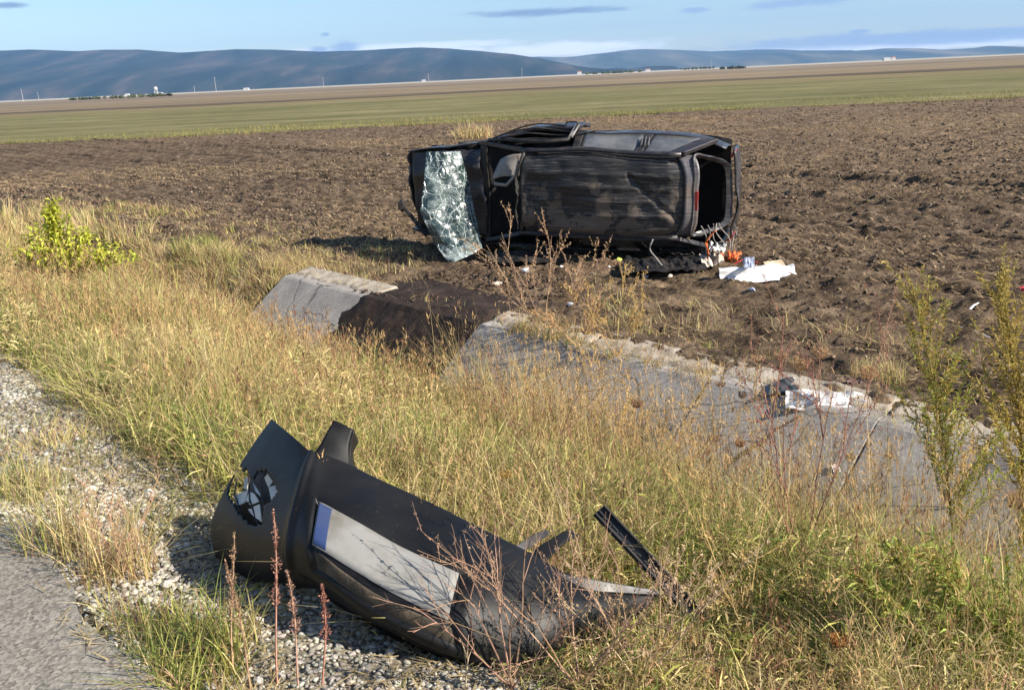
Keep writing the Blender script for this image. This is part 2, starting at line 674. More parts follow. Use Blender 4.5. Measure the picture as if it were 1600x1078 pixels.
def make_concrete():
    m, nt, b = new_mat('weathered_concrete')
    vec = coords(nt)
    f = tex_noise(nt, vec, 1.8, 7, .62)
    c = ramp(nt, f, [(.3, (.27, .245, .22)), (.55, (.38, .35, .315)), (.75, (.45, .415, .375))])
    g = tex_noise(nt, vec, 30, 6, .8)
    c = mixc(nt, 1.0, c, ramp(nt, g, [(.3, (.66,) * 3), (.7, (1.22,) * 3)]), 'MULTIPLY')
    s = tex_noise(nt, coords(nt, (1, 1, 1)), 5.5, 8, .72, .6)
    c = mixc(nt, ramp(nt, s, [(.58, (0,) * 3), (.72, (.7,) * 3)]), c, (.13, .105, .085))
    w2 = tex_noise(nt, coords(nt, (5, 5, .9)), 1.1, 7, .7)            # dirt washed down the slope
    c = mixc(nt, ramp(nt, w2, [(.54, (0,) * 3), (.70, (.5,) * 3)]), c, (.20, .165, .13))
    wp = nt.nodes.new('ShaderNodeTexNoise')
    wp.inputs['Scale'].default_value = 3
    nt.links.new(vec, wp.inputs['Vector'])
    vo = nt.nodes.new('ShaderNodeTexVoronoi')
    vo.feature = 'DISTANCE_TO_EDGE'
    vo.inputs['Scale'].default_value = .95
    nt.links.new(mixc(nt, .25, vec, wp.outputs['Color'], 'ADD'), vo.inputs['Vector'])
    crk = ramp(nt, vo.outputs['Distance'], [(0, (.85,) * 3), (.012, (0,) * 3)])
    c = mixc(nt, crk, c, (.07, .06, .05))
    nt.links.new(c, b.inputs['Base Color'])
    b.inputs['Roughness'].default_value = .92
    b.inputs['Specular IOR Level'].default_value = .2
    bump(nt, b, g, .7, .010)
    return m


M['concrete'] = make_concrete()
M['dust'] = noise_mat('pale_dust', [(.3, (.24, .19, .14)), (.55, (.42, .36, .28)), (.8, (.54, .47, .39))], 9, 6, .95, .6, 50)

# ------------------------------------------------------------------ THE SETTING
def spaced(a0, a1, lo, hi, s0, grow, cap):
    """fine spacing s0 within [a0,a1], growing outwards to lo and hi"""
    out = list(np.arange(a0, a1, s0))
    s, p = s0, out[-1]
    while p < hi:
        s = min(s * grow, cap); p += s; out.append(p)
    s, p, left = s0, out[0], []
    while p > lo:
        s = min(s * grow, cap); p -= s; left.append(p)
    return np.array(left[::-1] + out)


def ragged(amp, freq, vedge, low=True):
    def f(U, V):
        w = (fbm(U * freq, U * 0, 41, 4) - .5) * amp
        t = np.abs(V - vedge) < 1e-6
        return U, np.where(t, V + w, V)
    return f


road = sheet('road', spaced(1, 7, -8, 70, .04, 1.06, 1.0), np.array([-9, -6, -3, -1.5, -.5, 0, .3, .5, .6, .7]),
             lambda u, v: prof(v) * 0 + .004 * (fbm(u * 3, v * 3, 3, 2) - .5), M['asphalt'], edge=ragged(.16, 2.6, .7))
tag(road, kind='structure')
shoulder = sheet('gravel_shoulder', spaced(.5, 8, -6, 60, .03, 1.05, .8), np.arange(.5, 1.62, .03),
                 lambda u, v: np.where(v < .7, -.06, prof(v)) + .035 * (fbm(u * 7, v * 7, 12, 3) - .5) - .015 - .03 * (v > 1.5), M['gravel_bed'])
tag(shoulder, kind='structure')
verge = sheet('verge', spaced(-2, 12, -9, 60, .07, 1.05, 1.0), np.arange(1.4, 6.3, .07),
              lambda u, v: prof(v) - .01 + .09 * (fbm(u * 1.3, v * 1.3, 14, 3) - .5) * np.clip((v - 1.5) * 2, .2, 1) - .1 * (v > 6.2), M['verge'])
tag(verge, kind='structure')
fu = spaced(.5, 14.5, -60, 82, .055, 1.022, .9)
fv = spaced(6.0, 16, 6.0, 78, .045, 1.018, .55)


def fz(u, v):
    x, y = uv2xy(u, v)
    bnd = 53 + 2.2 * (fbm(x * .05, x * 0, 61, 3) - .5) * 2
    return field_z(u, v) - .06 * (v < 6.02) - np.clip(y - bnd, 0, 1.5) * .4


field = sheet('ploughed_field', fu, fv, fz, M['field'], smooth=False)
tag(field, kind='structure')

# flat farmland out to the foot of the hills: bands that meet end to end
def band_mat(name, a, b, c, sx=.012, sy=.12, fine=(3.0, .75, 1.25)):
    return noise_mat(name, [(.3, a), (.5, b), (.7, c)], 1.0, 6, .95, 0, stretch=(sx, sy, 1), fine=fine, spec=.1)


def band_edge(y, seed, amp):
    return lambda x: y + amp * (fbm(x * .012, x * 0, seed, 4) - .5) * 2


E0 = lambda x: 53 + 2.2 * (fbm(x * .05, x * 0, 61, 3) - .5) * 2
E1 = band_edge(128, 62, 9)
E2 = band_edge(158, 63, 8)
E3 = band_edge(186, 64, 10)
E4 = band_edge(330, 65, 30)
E5 = band_edge(1150, 66, 80)
E6 = lambda x: 2300 + 0 * x
E7 = lambda x: 12450 + 0 * x


def band(name, e0, e1, half, mat, z0=-.80, z1=-.80, n=240, m=10):
    t = np.linspace(-1, 1, n)
    xs = np.sign(t) * np.abs(t) ** 1.5 * half
    s = np.linspace(0, 1, m)
    X = np.repeat(xs[None], m, 0)
    Y = e0(xs)[None] * (1 - s[:, None]) + e1(xs)[None] * s[:, None]
    Z = z0 + (z1 - z0) * s[:, None] + 0 * X + .05 * (fbm(X * .2, Y * .2, 70, 2) - .5) * (Y < 400)
    i = np.arange(n - 1)[None, :] + n * np.arange(m - 1)[:, None]
    F = np.stack([i, i + 1, i + n + 1, i + n], -1).reshape(-1, 4)
    o = np_mesh(name, np.stack([X, Y, Z], -1).reshape(-1, 3), [F], mat, smooth=True)
    return tag(o, kind='structure')


band('green_meadow', E0, E1, 320, band_mat('meadow_green', (.100, .098, .036), (.150, .136, .058), (.23, .195, .095), .05, .2, (9, .65, 1.35)), m=24)
band('tan_meadow', E1, E2, 420, band_mat('meadow_tan', (.13, .12, .05), (.19, .15, .075), (.22, .18, .09), .03, .12))
band('fallow_strip', E2, E3, 520, band_mat('fallow', (.06, .045, .03), (.10, .075, .05), (.16, .12, .075), .02, .09))
band('stubble_field', E3, E4, 900, band_mat('stubble', (.15, .11, .065), (.21, .16, .10), (.26, .20, .125), .006, .035))
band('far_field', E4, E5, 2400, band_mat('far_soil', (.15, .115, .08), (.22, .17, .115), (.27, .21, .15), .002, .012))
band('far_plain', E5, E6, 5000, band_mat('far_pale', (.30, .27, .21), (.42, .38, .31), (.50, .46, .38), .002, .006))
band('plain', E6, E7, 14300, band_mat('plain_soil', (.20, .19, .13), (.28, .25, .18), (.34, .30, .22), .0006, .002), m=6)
gnd = sheet('ground', np.array([-14300., -3000, -300, 0, 300, 3000, 14300]), np.array([-3000., -300, -20, 0, 60, 3000, 12450]),
            lambda x, y: 0 * x - 1.9, M['verge'], uvspace=False)
tag(gnd, kind='structure')

# hills
def ridge(name, prof_px, dist, depth, mat, seed, amp):
    xs = np.arange(prof_px[0][0], prof_px[-1][0] + 1, 10.0)
    ys = np.interp(xs, [p[0] for p in prof_px], [p[1] for p in prof_px])
    n = len(xs)
    top = np.array([tuple(at_y(x, y, dist)) for x, y in zip(xs, ys)])
    rows = []
    m = 22
    for j in range(m + 1):
        t = j / m                                     # 0 front foot, .6 crest, 1 back foot
        if t <= .6:
            k = t / .6
            yy = dist - depth * (1 - k)
            hh = (k ** .75)
        else:
            k = (t - .6) / .4
            yy = dist + depth * k
            hh = 1 - k ** 1.3
        sc = yy / dist
        X = top[:, 0] * (.55 + .45 * sc) if False else top[:, 0]
        gul = (fbm(X / 420, np.full(n, t * 3.0), seed, 4) - .5) * amp * math.sin(math.pi * min(1, t / .6 if t <= .6 else (1 - t) / .4)) if t not in (.6,) else 0
        Z = np.maximum(top[:, 2], -3) * hh + gul - (3 if j in (0, m) else 0)
        Yv = yy + (fbm(X / 900, np.full(n, t * 2.0), seed + 5, 3) - .5) * depth * .25 * (abs(t - .6) > .01)
        rows.append(np.stack([X, Yv, Z], -1))
    V = np.stack(rows).reshape(-1, 3)
    i = np.arange(n - 1)[None, :] + n * np.arange(m)[:, None]
    F = np.stack([i, i + 1, i + n + 1, i + n], -1).reshape(-1, 4)
    return tag(np_mesh(name, V, [F], mat, smooth=True), kind='structure')


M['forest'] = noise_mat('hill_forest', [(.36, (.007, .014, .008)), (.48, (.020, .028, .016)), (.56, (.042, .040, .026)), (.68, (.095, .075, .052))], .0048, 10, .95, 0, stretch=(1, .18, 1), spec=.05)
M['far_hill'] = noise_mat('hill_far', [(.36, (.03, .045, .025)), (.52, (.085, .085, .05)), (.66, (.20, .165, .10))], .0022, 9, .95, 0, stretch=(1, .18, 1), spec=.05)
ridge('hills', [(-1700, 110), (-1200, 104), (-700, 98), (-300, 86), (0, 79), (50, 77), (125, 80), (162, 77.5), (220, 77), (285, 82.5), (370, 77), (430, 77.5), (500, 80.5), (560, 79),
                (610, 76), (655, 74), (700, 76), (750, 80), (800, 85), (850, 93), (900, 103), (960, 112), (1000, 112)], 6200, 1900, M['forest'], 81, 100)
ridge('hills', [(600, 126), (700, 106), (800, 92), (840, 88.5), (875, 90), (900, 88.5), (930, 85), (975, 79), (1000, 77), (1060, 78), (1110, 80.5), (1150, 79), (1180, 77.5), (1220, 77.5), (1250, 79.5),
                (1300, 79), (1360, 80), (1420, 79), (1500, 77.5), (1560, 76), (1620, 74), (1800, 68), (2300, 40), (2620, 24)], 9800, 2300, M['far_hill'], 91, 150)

# the air between: pale even haze
mh = bpy.data.materials.new('haze_air')
mh.use_nodes = True
nh = mh.node_tree
nh.nodes.clear()
pv = nh.nodes.new('ShaderNodeVolumePrincipled')
pv.inputs['Color'].default_value = (.30, .56, 1.0, 1)
pv.inputs['Density'].default_value = 7.0e-5
pv.inputs['Anisotropy'].default_value = 0
for _a in ('Density Attribute', 'Color Attribute', 'Temperature Attribute'):
    pv.inputs[_a].default_value = ''
oh = nh.nodes.new('ShaderNodeOutputMaterial')
nh.links.new(pv.outputs[0], oh.inputs['Volume'])
hb = MB()
hb.box((0, 4750, 298), (29000, 15700, 602))
hz = hb.build('haze', mh)
tag(hz, 'thin blue haze over the plain and hills', 'haze', kind='stuff')

# ------------------------------------------------------------------ gravel, clods, straw
r = np.random.default_rng(3)


def stone_cols(n, r, warm=1.0):
    g = r.uniform(.27, .64, n)[:, None]
    t = np.array([1.0, .93, .79])[None] * (1 + r.normal(0, .03, (n, 3)))
    return np.clip(g * t, .03, .75)


n = 22000
u = .9 + 8.6 * r.random(n) ** 1.5
v = .72 + .86 * r.random(n) - .06 * r.random(n)
x, y = uv2xy(u, v)
s = .0035 + .008 * r.random(n) ** 2.4 + .0011 * u
z = prof(v) + s * .25 - .012 + .03 * (fbm(u * 7, v * 7, 12, 3) - .5)
rocks('gravel', np.stack([x, y, z], -1), s, M['stone'], stone_cols(n, r) * (.6 + .65 * np.clip((fbm(u * 2.2, v * 3.2, 44, 3) - .25) * 1.8, 0, 1))[:, None], r, .62, .4)
tag(bpy.data.objects['gravel'], 'loose pale gravel along the road shoulder', 'gravel', kind='stuff')
# the larger stones, one by one
variants = []
for k in range(8):
    b = MB()
    g = .32 + .05 * k
    b.blob((0, 0, 0), (1, .8, .62), (g, g * .96, g * .88), .22)
    variants.append(b.build('stone', M['stone'], shoulder))
for k in range(80):
    o = variants[k] if k < 8 else variants[k % 8].copy()
    if k >= 8:
        COL.objects.link(o)
    uu, vv = .95 + 6.5 * r.random() ** 1.3, .80 + .72 * r.random()
    xx, yy = uv2xy(uu, vv)
    sc = r.uniform(.012, .026) * (1.4 if r.random() < .12 else 1)
    o.location = (xx, yy, float(prof(vv)) + sc * .2)
    o.rotation_euler = (r.uniform(-.4, .4), r.uniform(-.4, .4), r.uniform(0, 6.28))
    o.scale = (sc, sc, sc)
# clods over the ploughed field
n = 40000
u = -6 + 34 * r.random(n)
v = 6.3 + 22 * r.random(n) ** 1.7
dens = fbm(u * .5, v * .9, 51, 3)
k = r.random(n) < np.clip((dens - .3) * 3, .08, 1)
u, v = u[k], v[k]
n = len(u)
x, y = uv2xy(u, v)
dist = np.hypot(x, y)
s = .006 + .018 * r.random(n) ** 4 + .0008 * dist
z = field_z(u, v) + s * .15
gb = r.uniform(.45, 1.5, n)[:, None]
cc = np.clip(np.array([.125, .09, .063])[None] * gb * (1 + r.normal(0, .06, (n, 3))), .02, .4)
dry = r.random(n) < .16
cc[dry] = np.array([.28, .205, .14])[None] * r.uniform(.7, 1.2, dry.sum())[:, None]
rocks('soil_clods', np.stack([x, y, z], -1), s, M['clod'], cc, r, .62, .55)
tag(bpy.data.objects['soil_clods'], 'loose dark clods strewn over the ploughed field', 'clods', kind='stuff')


n = 16000
u = -30 + 90 * r.random(n)
v = 16 + 50 * r.random(n)
x, y = uv2xy(u, v)
k = (y < 52) & (y > 14) & (np.abs(x) < y * .75)
u, v, x, y = u[k], v[k], x[k], y[k]
n = len(u)
s = .025 + .045 * r.random(n) ** 2.2
rocks('far_clods', np.stack([x, y, field_z(u, v) + s * .1], -1), s, M['clod'], np.array([.13, .094, .067])[None] * r.uniform(.4, 1.7, n)[:, None], r, .6, .5)
tag(bpy.data.objects['far_clods'], 'lumps of earth on the far part of the ploughed field', 'clods', kind='stuff')


def straw(name, n, ulo, uhi, vlo, vhi, L, Wd, base, thr, label):
    u = ulo + (uhi - ulo) * r.random(n)
    v = vlo + (vhi - vlo) * r.random(n) ** 1.5
    d = fbm(u * .22, v * .35, 55, 3)
    k = r.random(n) < np.clip((d - thr) * 5, .05, 1)
    u, v = u[k], v[k]
    n = len(u)
    x, y = uv2xy(u, v)
    P = np.stack([x, y, field_z(u, v) + .012], -1)
    a = r.normal(0, .8, n) + TH + math.pi / 2 + math.pi / 2 * (r.random(n) < .3)
    l = L * r.uniform(.4, 1.3, n) * (1 + np.hypot(x, y) * .02)
    d = np.stack([np.cos(a) * l, np.sin(a) * l, r.uniform(-.1, .5, n) * l], -1)
    w = np.stack([-np.sin(a), np.cos(a), r.uniform(-.4, .4, n)], -1) * (Wd * (1 + np.hypot(x, y) * .03))[:, None]
    V = np.stack([P - w, P + w, P + d + w * .4, P + d - w * .4], 1).reshape(-1, 3)
    F = (4 * np.arange(n))[:, None] + np.array([[0, 1, 2, 3]])
    c = np.array(base)[None] * r.uniform(.5, 1.25, n)[:, None]
    o = np_mesh(name, V, [F], M['grass'], np.repeat(c, 4, 0))
    return tag(o, label, 'straw', kind='stuff')


straw('straw', 170000, -10, 34, 6.2, 40, .07, .0048, (.50, .36, .20), .42, 'dry straw and stubble scattered over the ploughed soil')

# ------------------------------------------------------------------ concrete lined ditch
chan = empty('drainage_channel', Vector((*uv2xy(5, 5.3), -.85)), 'weathered grey concrete lining of the roadside ditch, partly missing below the car', 'channel')
CS = [(4.72, -1.49), (5.10, -1.215), (5.45, -.965), (5.68, -.80), (5.72, -.785), (5.93, -.775), (5.945, -.79), (5.945, -.87), (5.70, -.88), (4.78, -1.56)]
SL = [(10.45, 8.46), (8.452, 6.592), (6.58, 5.211), (5.199, 3.826), (3.814, 2.456), (2.444, 1.056), (1.044, -.354), (-.366, -1.8)]
for k, (u1, u0) in enumerate(SL):
    b = MB()
    nn = 9
    dz, tilt = random.uniform(-.006, .005), random.uniform(-.004, .004)
    secs = []
    for i in range(nn + 1):
        uu = u0 + (u1 - u0) * i / nn
        ring = []
        for j, (vv, zz) in enumerate(CS):
            jag = .02 * (mnoise.noise((uu * 2.3, vv * 3, k)) if j < 7 else 0)
            jv = jag * 1.3 if j in (4, 5, 6) else 0
            xx, yy = uv2xy(uu + (random.uniform(-.005, .005) if i in (0, nn) else 0), vv + jv)
            ring.append(Vector((xx, yy, zz + dz + tilt * (uu - u0) + jag * .35)))
        secs.append(ring)
    m_ = len(CS)
    vs = [p for rg in secs for p in rg]
    fs = [(i * m_ + j, i * m_ + (j + 1) % m_, (i + 1) * m_ + (j + 1) % m_, (i + 1) * m_ + j) for i in range(nn) for j in range(m_)]
    fs += [tuple(range(m_ - 1, -1, -1)), tuple(nn * m_ + j for j in range(m_))]
    b.add(vs, fs)
    b.build('slab', M['concrete'] if k != 1 else M['mud'], chan, world_pts=True, bevel=.004)
# dust and earth lying on the rim of the slabs
b = MB()
for (u1, u0) in SL[:1] + SL[2:7]:
    def rim(s_, t_, u0=u0, u1=u1):
        uu = u0 - .004 + (u1 - u0 + .008) * s_
        ed = .09 * mnoise.noise((uu * 1.9, 2.2, 0)) + .05 * mnoise.noise((uu * 7.3, 5.2, 0)) + .03 * mnoise.noise((uu * 19, 5.2, 0))
        vv = 5.80 + ed * (1 - t_) + .28 * t_
        xx, yy = uv2xy(uu, vv)
        return Vector((xx, yy, -.772 + .02 * min(1, t_ * 3) + .03 * t_ * t_ + .012 * mnoise.noise((uu * 9, vv * 9, 1)) - .015 * (t_ < .01) - .03 * (s_ < .01 or s_ > .99)))
    b.grid(rim, 60, 8)
b2 = MB()


def crust(s_, t_):
    uu = -.4 + 6.95 * s_
    ed = .10 * mnoise.noise((uu * 1.3, 7.2, 0)) + .06 * mnoise.noise((uu * 5.1, 1.2, 0)) + .035 * mnoise.noise((uu * 14, 3.2, 0))
    vv = 5.925 + ed * .8 * (1 - t_) + .40 * t_
    xx, yy = uv2xy(uu, vv)
    return Vector((xx, yy, -.762 + .035 * min(1, t_ * 4) + .03 * mnoise.fractal((uu * 6, vv * 6, 2), .7, 2.1, 3) * min(1, t_ * 5) - .02 * (t_ < .01) - .05 * (t_ > .99)))


b2.grid(crust, 260, 16)
tag(b2.build('bank_earth', M['field'], None), kind='structure')
tag(b.build('rim_dust', M['dust'], None, smooth=True), 'pale dusty crust along the rim of the concrete ditch', 'dust', kind='stuff')
# dark earth torn out where a slab is missing


def slide(s_, t_):
    uu = 9.1 - 2.5 * s_
    vv = 4.75 + (6.6 - 4.75) * t_
    z0 = np.interp(vv, [4.72, 5.68, 5.93, 6.6], [-1.49, -.80, -.775, -.80])
    cover = 1 if s_ > .3 else s_ / .3                # thins out over the slab on the left
    nz_ = .035 * mnoise.fractal((uu * 2.6, vv * 2.2, 3), .7, 2.1, 4) + .03 * mnoise.noise((uu * 1.3, vv * 1.1, 9))
    lump = max(0, (vv - 5.8)) * .035 * (1 + mnoise.noise((uu * 3, vv * 3, 4)))
    xx, yy = uv2xy(uu + .04 * mnoise.noise((vv * 5, 0, 1)) * (s_ > .98), vv)
    return Vector((xx, yy, float(z0) + .022 * cover - .05 * (1 - cover) ** 2 + nz_ * cover + lump * cover - .03 * (s_ > .99)))


b = MB()
b.grid(slide, 70, 60)
tag(b.build('soil_slide', M['mud'], None), kind='structure')
n = 700
uu, vv = 8.9 - 2.2 * r.random(n), 5.75 + 2.0 * r.random(n)
xx, yy = uv2xy(uu, vv)
ss = .008 + .024 * r.random(n) ** 3
rocks('mud_clods', np.stack([xx, yy, np.maximum(field_z(uu, vv), -.80) + .03], -1), ss, M['clod'], np.array([.06, .042, .032])[None] * r.uniform(.6, 1.8, n)[:, None], r)
tag(bpy.data.objects['mud_clods'], 'dark wet clods thrown up beside the gap in the ditch lining', 'clods', kind='stuff')

# ------------------------------------------------------------------ grasses
TAN, STRAW, GREEN, OLIVE, RUST = np.array([.59, .465, .25]), np.array([.74, .61, .27]), np.array([.16, .21, .05]), np.array([.44, .43, .115]), np.array([.44, .26, .16])


def grass_cols(x, y, r, green=.35, rust=.06, seed=77):
    n = len(x)
    g = fbm(x * 1.1, y * 1.1, seed, 3)
    q = r.random(n)
    pg = np.clip((g - .42) * 4.0, .03, .85) * green * 2
    c = np.where((r.random(n) < .5)[:, None], TAN[None], STRAW[None]) * np.ones((n, 1))
    c = np.where((q < pg)[:, None], np.where((r.random(n) < .55)[:, None], OLIVE[None], GREEN[None]), c)
    c = np.where((r.random(n) < rust)[:, None], RUST[None], c)
    return np.clip(c * r.uniform(.62, 1.22, n)[:, None] * (1 + r.normal(0, .05, (n, 3))), .01, .85)


def shy(x, y):
    """grass is beaten down right before the bumper end and the fallen strip"""
    m = np.ones(len(x))
    m = np.where((x > -.35) & (x < .55) & (y > 1.9) & (y < 2.62), .42, m)
    m = np.where((x > .10) & (x < 1.0) & (y > 2.0) & (y < 3.0), .38, m)
    return m


def grass_patch(name, n, ulo, uhi, vlo, vhi, h, w, label, green=.35, rust=.06, lean=.42, upow=1.0, vpow=1.0, dens=None, cat='grass', zf=None, wind=(-.05, .02), per=26, sig=.07):
    m = max(4, n // per)
    cu_ = ulo + (uhi - ulo) * r.random(m) ** upow
    cv_ = vlo + (vhi - vlo) * r.random(m) ** vpow
    ca = r.uniform(0, 6.283, m)
    cln = np.abs(r.normal(0, lean * .8, m))
    chh = r.uniform(.38, 1.35, m)
    cgr = fbm(cu_ * .8, cv_ * .8, 77, 3)
    ctype = r.random(m)
    idx = r.integers(0, m, n)
    u = cu_[idx] + r.normal(0, sig, n)
    v = cv_[idx] + r.normal(0, sig, n)
    k = (v > vlo - .05) & (v < vhi + .1)
    if dens is not None:
        k &= r.random(n) < dens(u, v)
    u, v, idx = u[k], v[k], idx[k]
    n = len(u)
    x, y = uv2xy(u, v)
    zz = (prof(v) + .0 if zf is None else zf(u, v)) - .02
    sh = shy(x, y)
    hs = h * r.uniform(.4, 1.15, n) * chh[idx] * (.35 + 1.3 * fbm(x * .8, y * .8, 33, 3)) * sh
    d = np.hypot(x, y)
    ws = w * r.uniform(.5, 1.5, n) * (1 + d * .07)
    pg = np.clip((cgr[idx] - .44) * 5, .02, .9) * green * 2
    gr_ = ctype[idx] < pg
    q = r.random(n)
    c = np.where((q < .45)[:, None], TAN[None], STRAW[None]) * np.ones((n, 1))
    c = np.where((gr_ & (q < .85))[:, None], np.where((q < .5)[:, None], OLIVE[None], GREEN[None]), c)
    c = np.where(((~gr_) & (q > .86))[:, None], OLIVE[None] * 1.1, c)
    c = np.where((r.random(n) < rust)[:, None], RUST[None], c)
    c = np.clip(c * r.uniform(.55, 1.25, n)[:, None] * (1 + r.normal(0, .05, (n, 3))), .01, .85)
    cl = np.stack([np.cos(ca[idx]) * cln[idx] + wind[0], np.sin(ca[idx]) * cln[idx] + wind[1]], -1)
    o, tips = blades(name, np.stack([x, y, zz], -1), hs, ws, c, r, lean, M['grass'], 3, cl=cl)
    tag(o, label, cat, kind='stuff')
    return tips


def verge_den(u, v):
    hid = ((v > 4.3) & (r.random(len(v)) < .6))
    edge = np.clip((v - 1.30 - .25 * fbm(u * 1.2, u * 0, 15, 3)) * 3.0, 0, 1)
    return np.where(hid, .3, 1) * edge


tips = grass_patch('verge_grass', 120000, -1.6, 7.5, 1.30, 4.5, .37, .0042, 'dense dry yellow and green grass on the slope above the ditch', .5, .05, .75, 1.0, 1.15, verge_den)
grass_patch('verge_grass', 62000, 7.0, 20, 1.25, 4.6, .38, .005, 'dry pale grass of the verge farther along the road', .34, .08, .6, 1.4, 1.0, verge_den)
grass_patch('verge_undergrowth', 26000, -1.6, 8, 1.4, 4.4, .24, .006, 'short green undergrowth between the dry grass stalks', .6, .08, .8, 1.0, 1.0, verge_den)


def stalks(name, n, ulo, uhi, vlo, vhi, h, label, upow=1.0, col=(.52, .38, .19)):
    """tall dry grass stems with feathery heads"""
    u = ulo + (uhi - ulo) * r.random(n) ** upow
    v = vlo + (vhi - vlo) * r.random(n)
    x, y = uv2xy(u, v)
    H = h * r.uniform(.7, 1.2, n) * shy(x, y)
    c = np.array(col)[None] * r.uniform(.6, 1.2, n)[:, None]
    d = np.hypot(x, y)
    P = np.stack([x, y, prof(v) - .02], -1)
    o, tips = blades(name, P, H, .0026 * (1 + d * .09), c, r, .22, M['grass'], 3, wind=(-.06, .0))
    tag(o, label, 'grass', kind='stuff')
    k = 9
    T = np.repeat(tips, k, 0)
    m_ = len(T)
    T[:, 2] -= r.uniform(0, .10, m_)
    T[:, :2] += r.normal(0, .006, (m_, 2))
    o2, _ = blades('grass_heads', T, .03 * r.uniform(.5, 1.4, m_), .0042 * (1 + np.repeat(d, k) * .07), np.repeat(c, k, 0) * np.array([1.05, .95, .85])[None], r, .7, M['grass'], 2)
    tag(o2, label.replace('stems', 'seed heads'), 'grass', kind='stuff')


def thatch(name, n, ulo, uhi, vlo, vhi, top, label, L=.07, upow=1.0):
    """dead leaves and broken stalks caught at all angles in the standing grass"""
    u = ulo + (uhi - ulo) * r.random(n) ** upow
    v = vlo + (vhi - vlo) * r.random(n)
    k = r.random(n) < verge_den(u, v)
    u, v = u[k], v[k]
    n = len(u)
    x, y = uv2xy(u, v)
    d = np.hypot(x, y)
    hh = (fbm(x * 2.2, y * 2.2, 35, 3) * 1.2) * top * shy(x, y)
    P = np.stack([x, y, prof(v) + hh * r.random(n) ** .8], -1)
    a, e = r.uniform(0, 6.283, n), r.normal(.25, .5, n)
    l = L * r.uniform(.35, 1.5, n)
    D = np.stack([np.cos(a) * np.cos(e), np.sin(a) * np.cos(e), np.sin(e)], -1) * l[:, None]
    fa = r.uniform(0, 6.283, n)
    w = np.cross(D / l[:, None], np.stack([np.cos(fa), np.sin(fa), .3 + 0 * fa], -1)) * (.0017 * (1 + d * .09) * r.uniform(.6, 2.2, n))[:, None]
    mid = P + D * .55 + np.stack([0 * a, 0 * a, .12 * l], -1)
    V = np.stack([P - w * .5, P + w * .5, mid + w, mid - w, P + D], 1).reshape(-1, 3)
    o5 = (5 * np.arange(n))[:, None]
    g = fbm(x * .8, y * .8, 77, 3)
    q = r.random(n)
    c = np.where((q < .4)[:, None], TAN[None], STRAW[None]) * np.ones((n, 1))
    c = np.where((r.random(n) < np.clip((g - .40) * 3.2, .08, .75))[:, None], np.where((q < .5)[:, None], OLIVE[None], GREEN[None] * 1.2), c)
    c = np.where((r.random(n) < .10)[:, None], RUST[None], c) * r.uniform(.5, 1.3, n)[:, None]
    o = np_mesh(name, V, [o5 + np.array([[0, 1, 2, 3]]), o5 + np.array([[3, 2, 4]])], M['grass'], np.repeat(np.clip(c, .01, .85), 5, 0))
    tag(o, label, 'grass', kind='stuff')


thatch('thatch', 110000, -1.6, 8.0, 1.35, 4.5, .34, 'tangled dead leaves and broken stalks caught in the verge grass')
thatch('thatch', 50000, 7.5, 19, 1.3, 4.6, .36, 'tangled dead leaves in the far part of the verge', .10, 1.4)
stalks('grass_stems', 2600, -1.4, 8, 1.6, 4.3, .52, 'thin dry grass stems rising out of the verge')
stalks('grass_stems', 950, 1.0, 4.4, 3.5, 4.7, .95, 'tall pale dry grass stems standing before the slabs')
stalks('weed_stems', 900, -1.2, 9, 1.7, 4.4, .55, 'thin red-brown weed stems standing in the verge', col=(.30, .16, .10))
stalks('grass_stems', 1500, 8, 19, 1.5, 4.6, .6, 'thin dry grass stems at the far end of the verge', 1.3)


grass_patch('slab_grass', 11000, .5, 6.4, 5.70, 6.02, .15, .0032, 'dry grass sprouting along the dusty rim of the slabs', .2, .25, .8, 1.0, 1.0, lambda u, v: np.clip((fbm(u * 2.2, v * 1.2, 18, 3) - .42) * 6, .0, 1), zf=lambda u, v: 0 * u - .79, sig=.03)
grass_patch('ditch_grass', 13000, 10.5, 16.5, 4.2, 5.8, .34, .005, 'dead tangled grass leaning over the left end of the ditch', .15, .3, .8, 1.0, 1.0, None)
grass_patch('ditch_grass', 20000, .2, 4.9, 3.8, 4.75, .70, .0034, 'tall golden dry grass growing up in front of the slabs', .12, .22, .4, 1.0, 1.0, lambda u, v: np.clip((fbm(u * 1.6, v * .6, 17, 3) - .40) * 7, .05, 1) * np.clip((u - 1.2) / 1.5, .15, 1))


def bank_den(u, v):
    p = np.clip((fbm(u * .9, v * 1.2, 19, 3) - .40) * 5, .02, 1)
    p = np.where((u > 6.0) & (u < 9.2) & (v < 7.2), p * .15, p)
    p = np.where((u > 4.0) & (u < 11.0) & (v > 7.0), p * .35, p)
    return p * np.clip(1.25 - (v - 5.9) / 2.2, .05, 1)


grass_patch('bank_grass', 36000, -1.5, 13.5, 5.86, 8.4, .17, .0035, 'low rusty dry grass on the far bank between ditch and field', .22, .30, .8, 1.0, 1.8, bank_den, zf=lambda u, v: np.maximum(field_z(u, v), -.80))
grass_patch('bank_grass', 20000, 10.3, 24, 4.4, 8.0, .17, .005, 'matted dry grass where the ditch runs out to the left', .25, .35, 1.0, 1.3, 1.0, lambda u, v: np.clip((fbm(u * .8, v * 1.2, 29, 3) - .36) * 5, .05, 1), zf=lambda u, v: prof(v))
grass_patch('bank_grass', 3500, 15.5, 22, 4.2, 6.2, .42, .006, 'tall bleached grass at the left edge of the ploughed field', .06, .25, .4, 1.0, 1.0, None, zf=lambda u, v: np.maximum(prof(v), -.9))
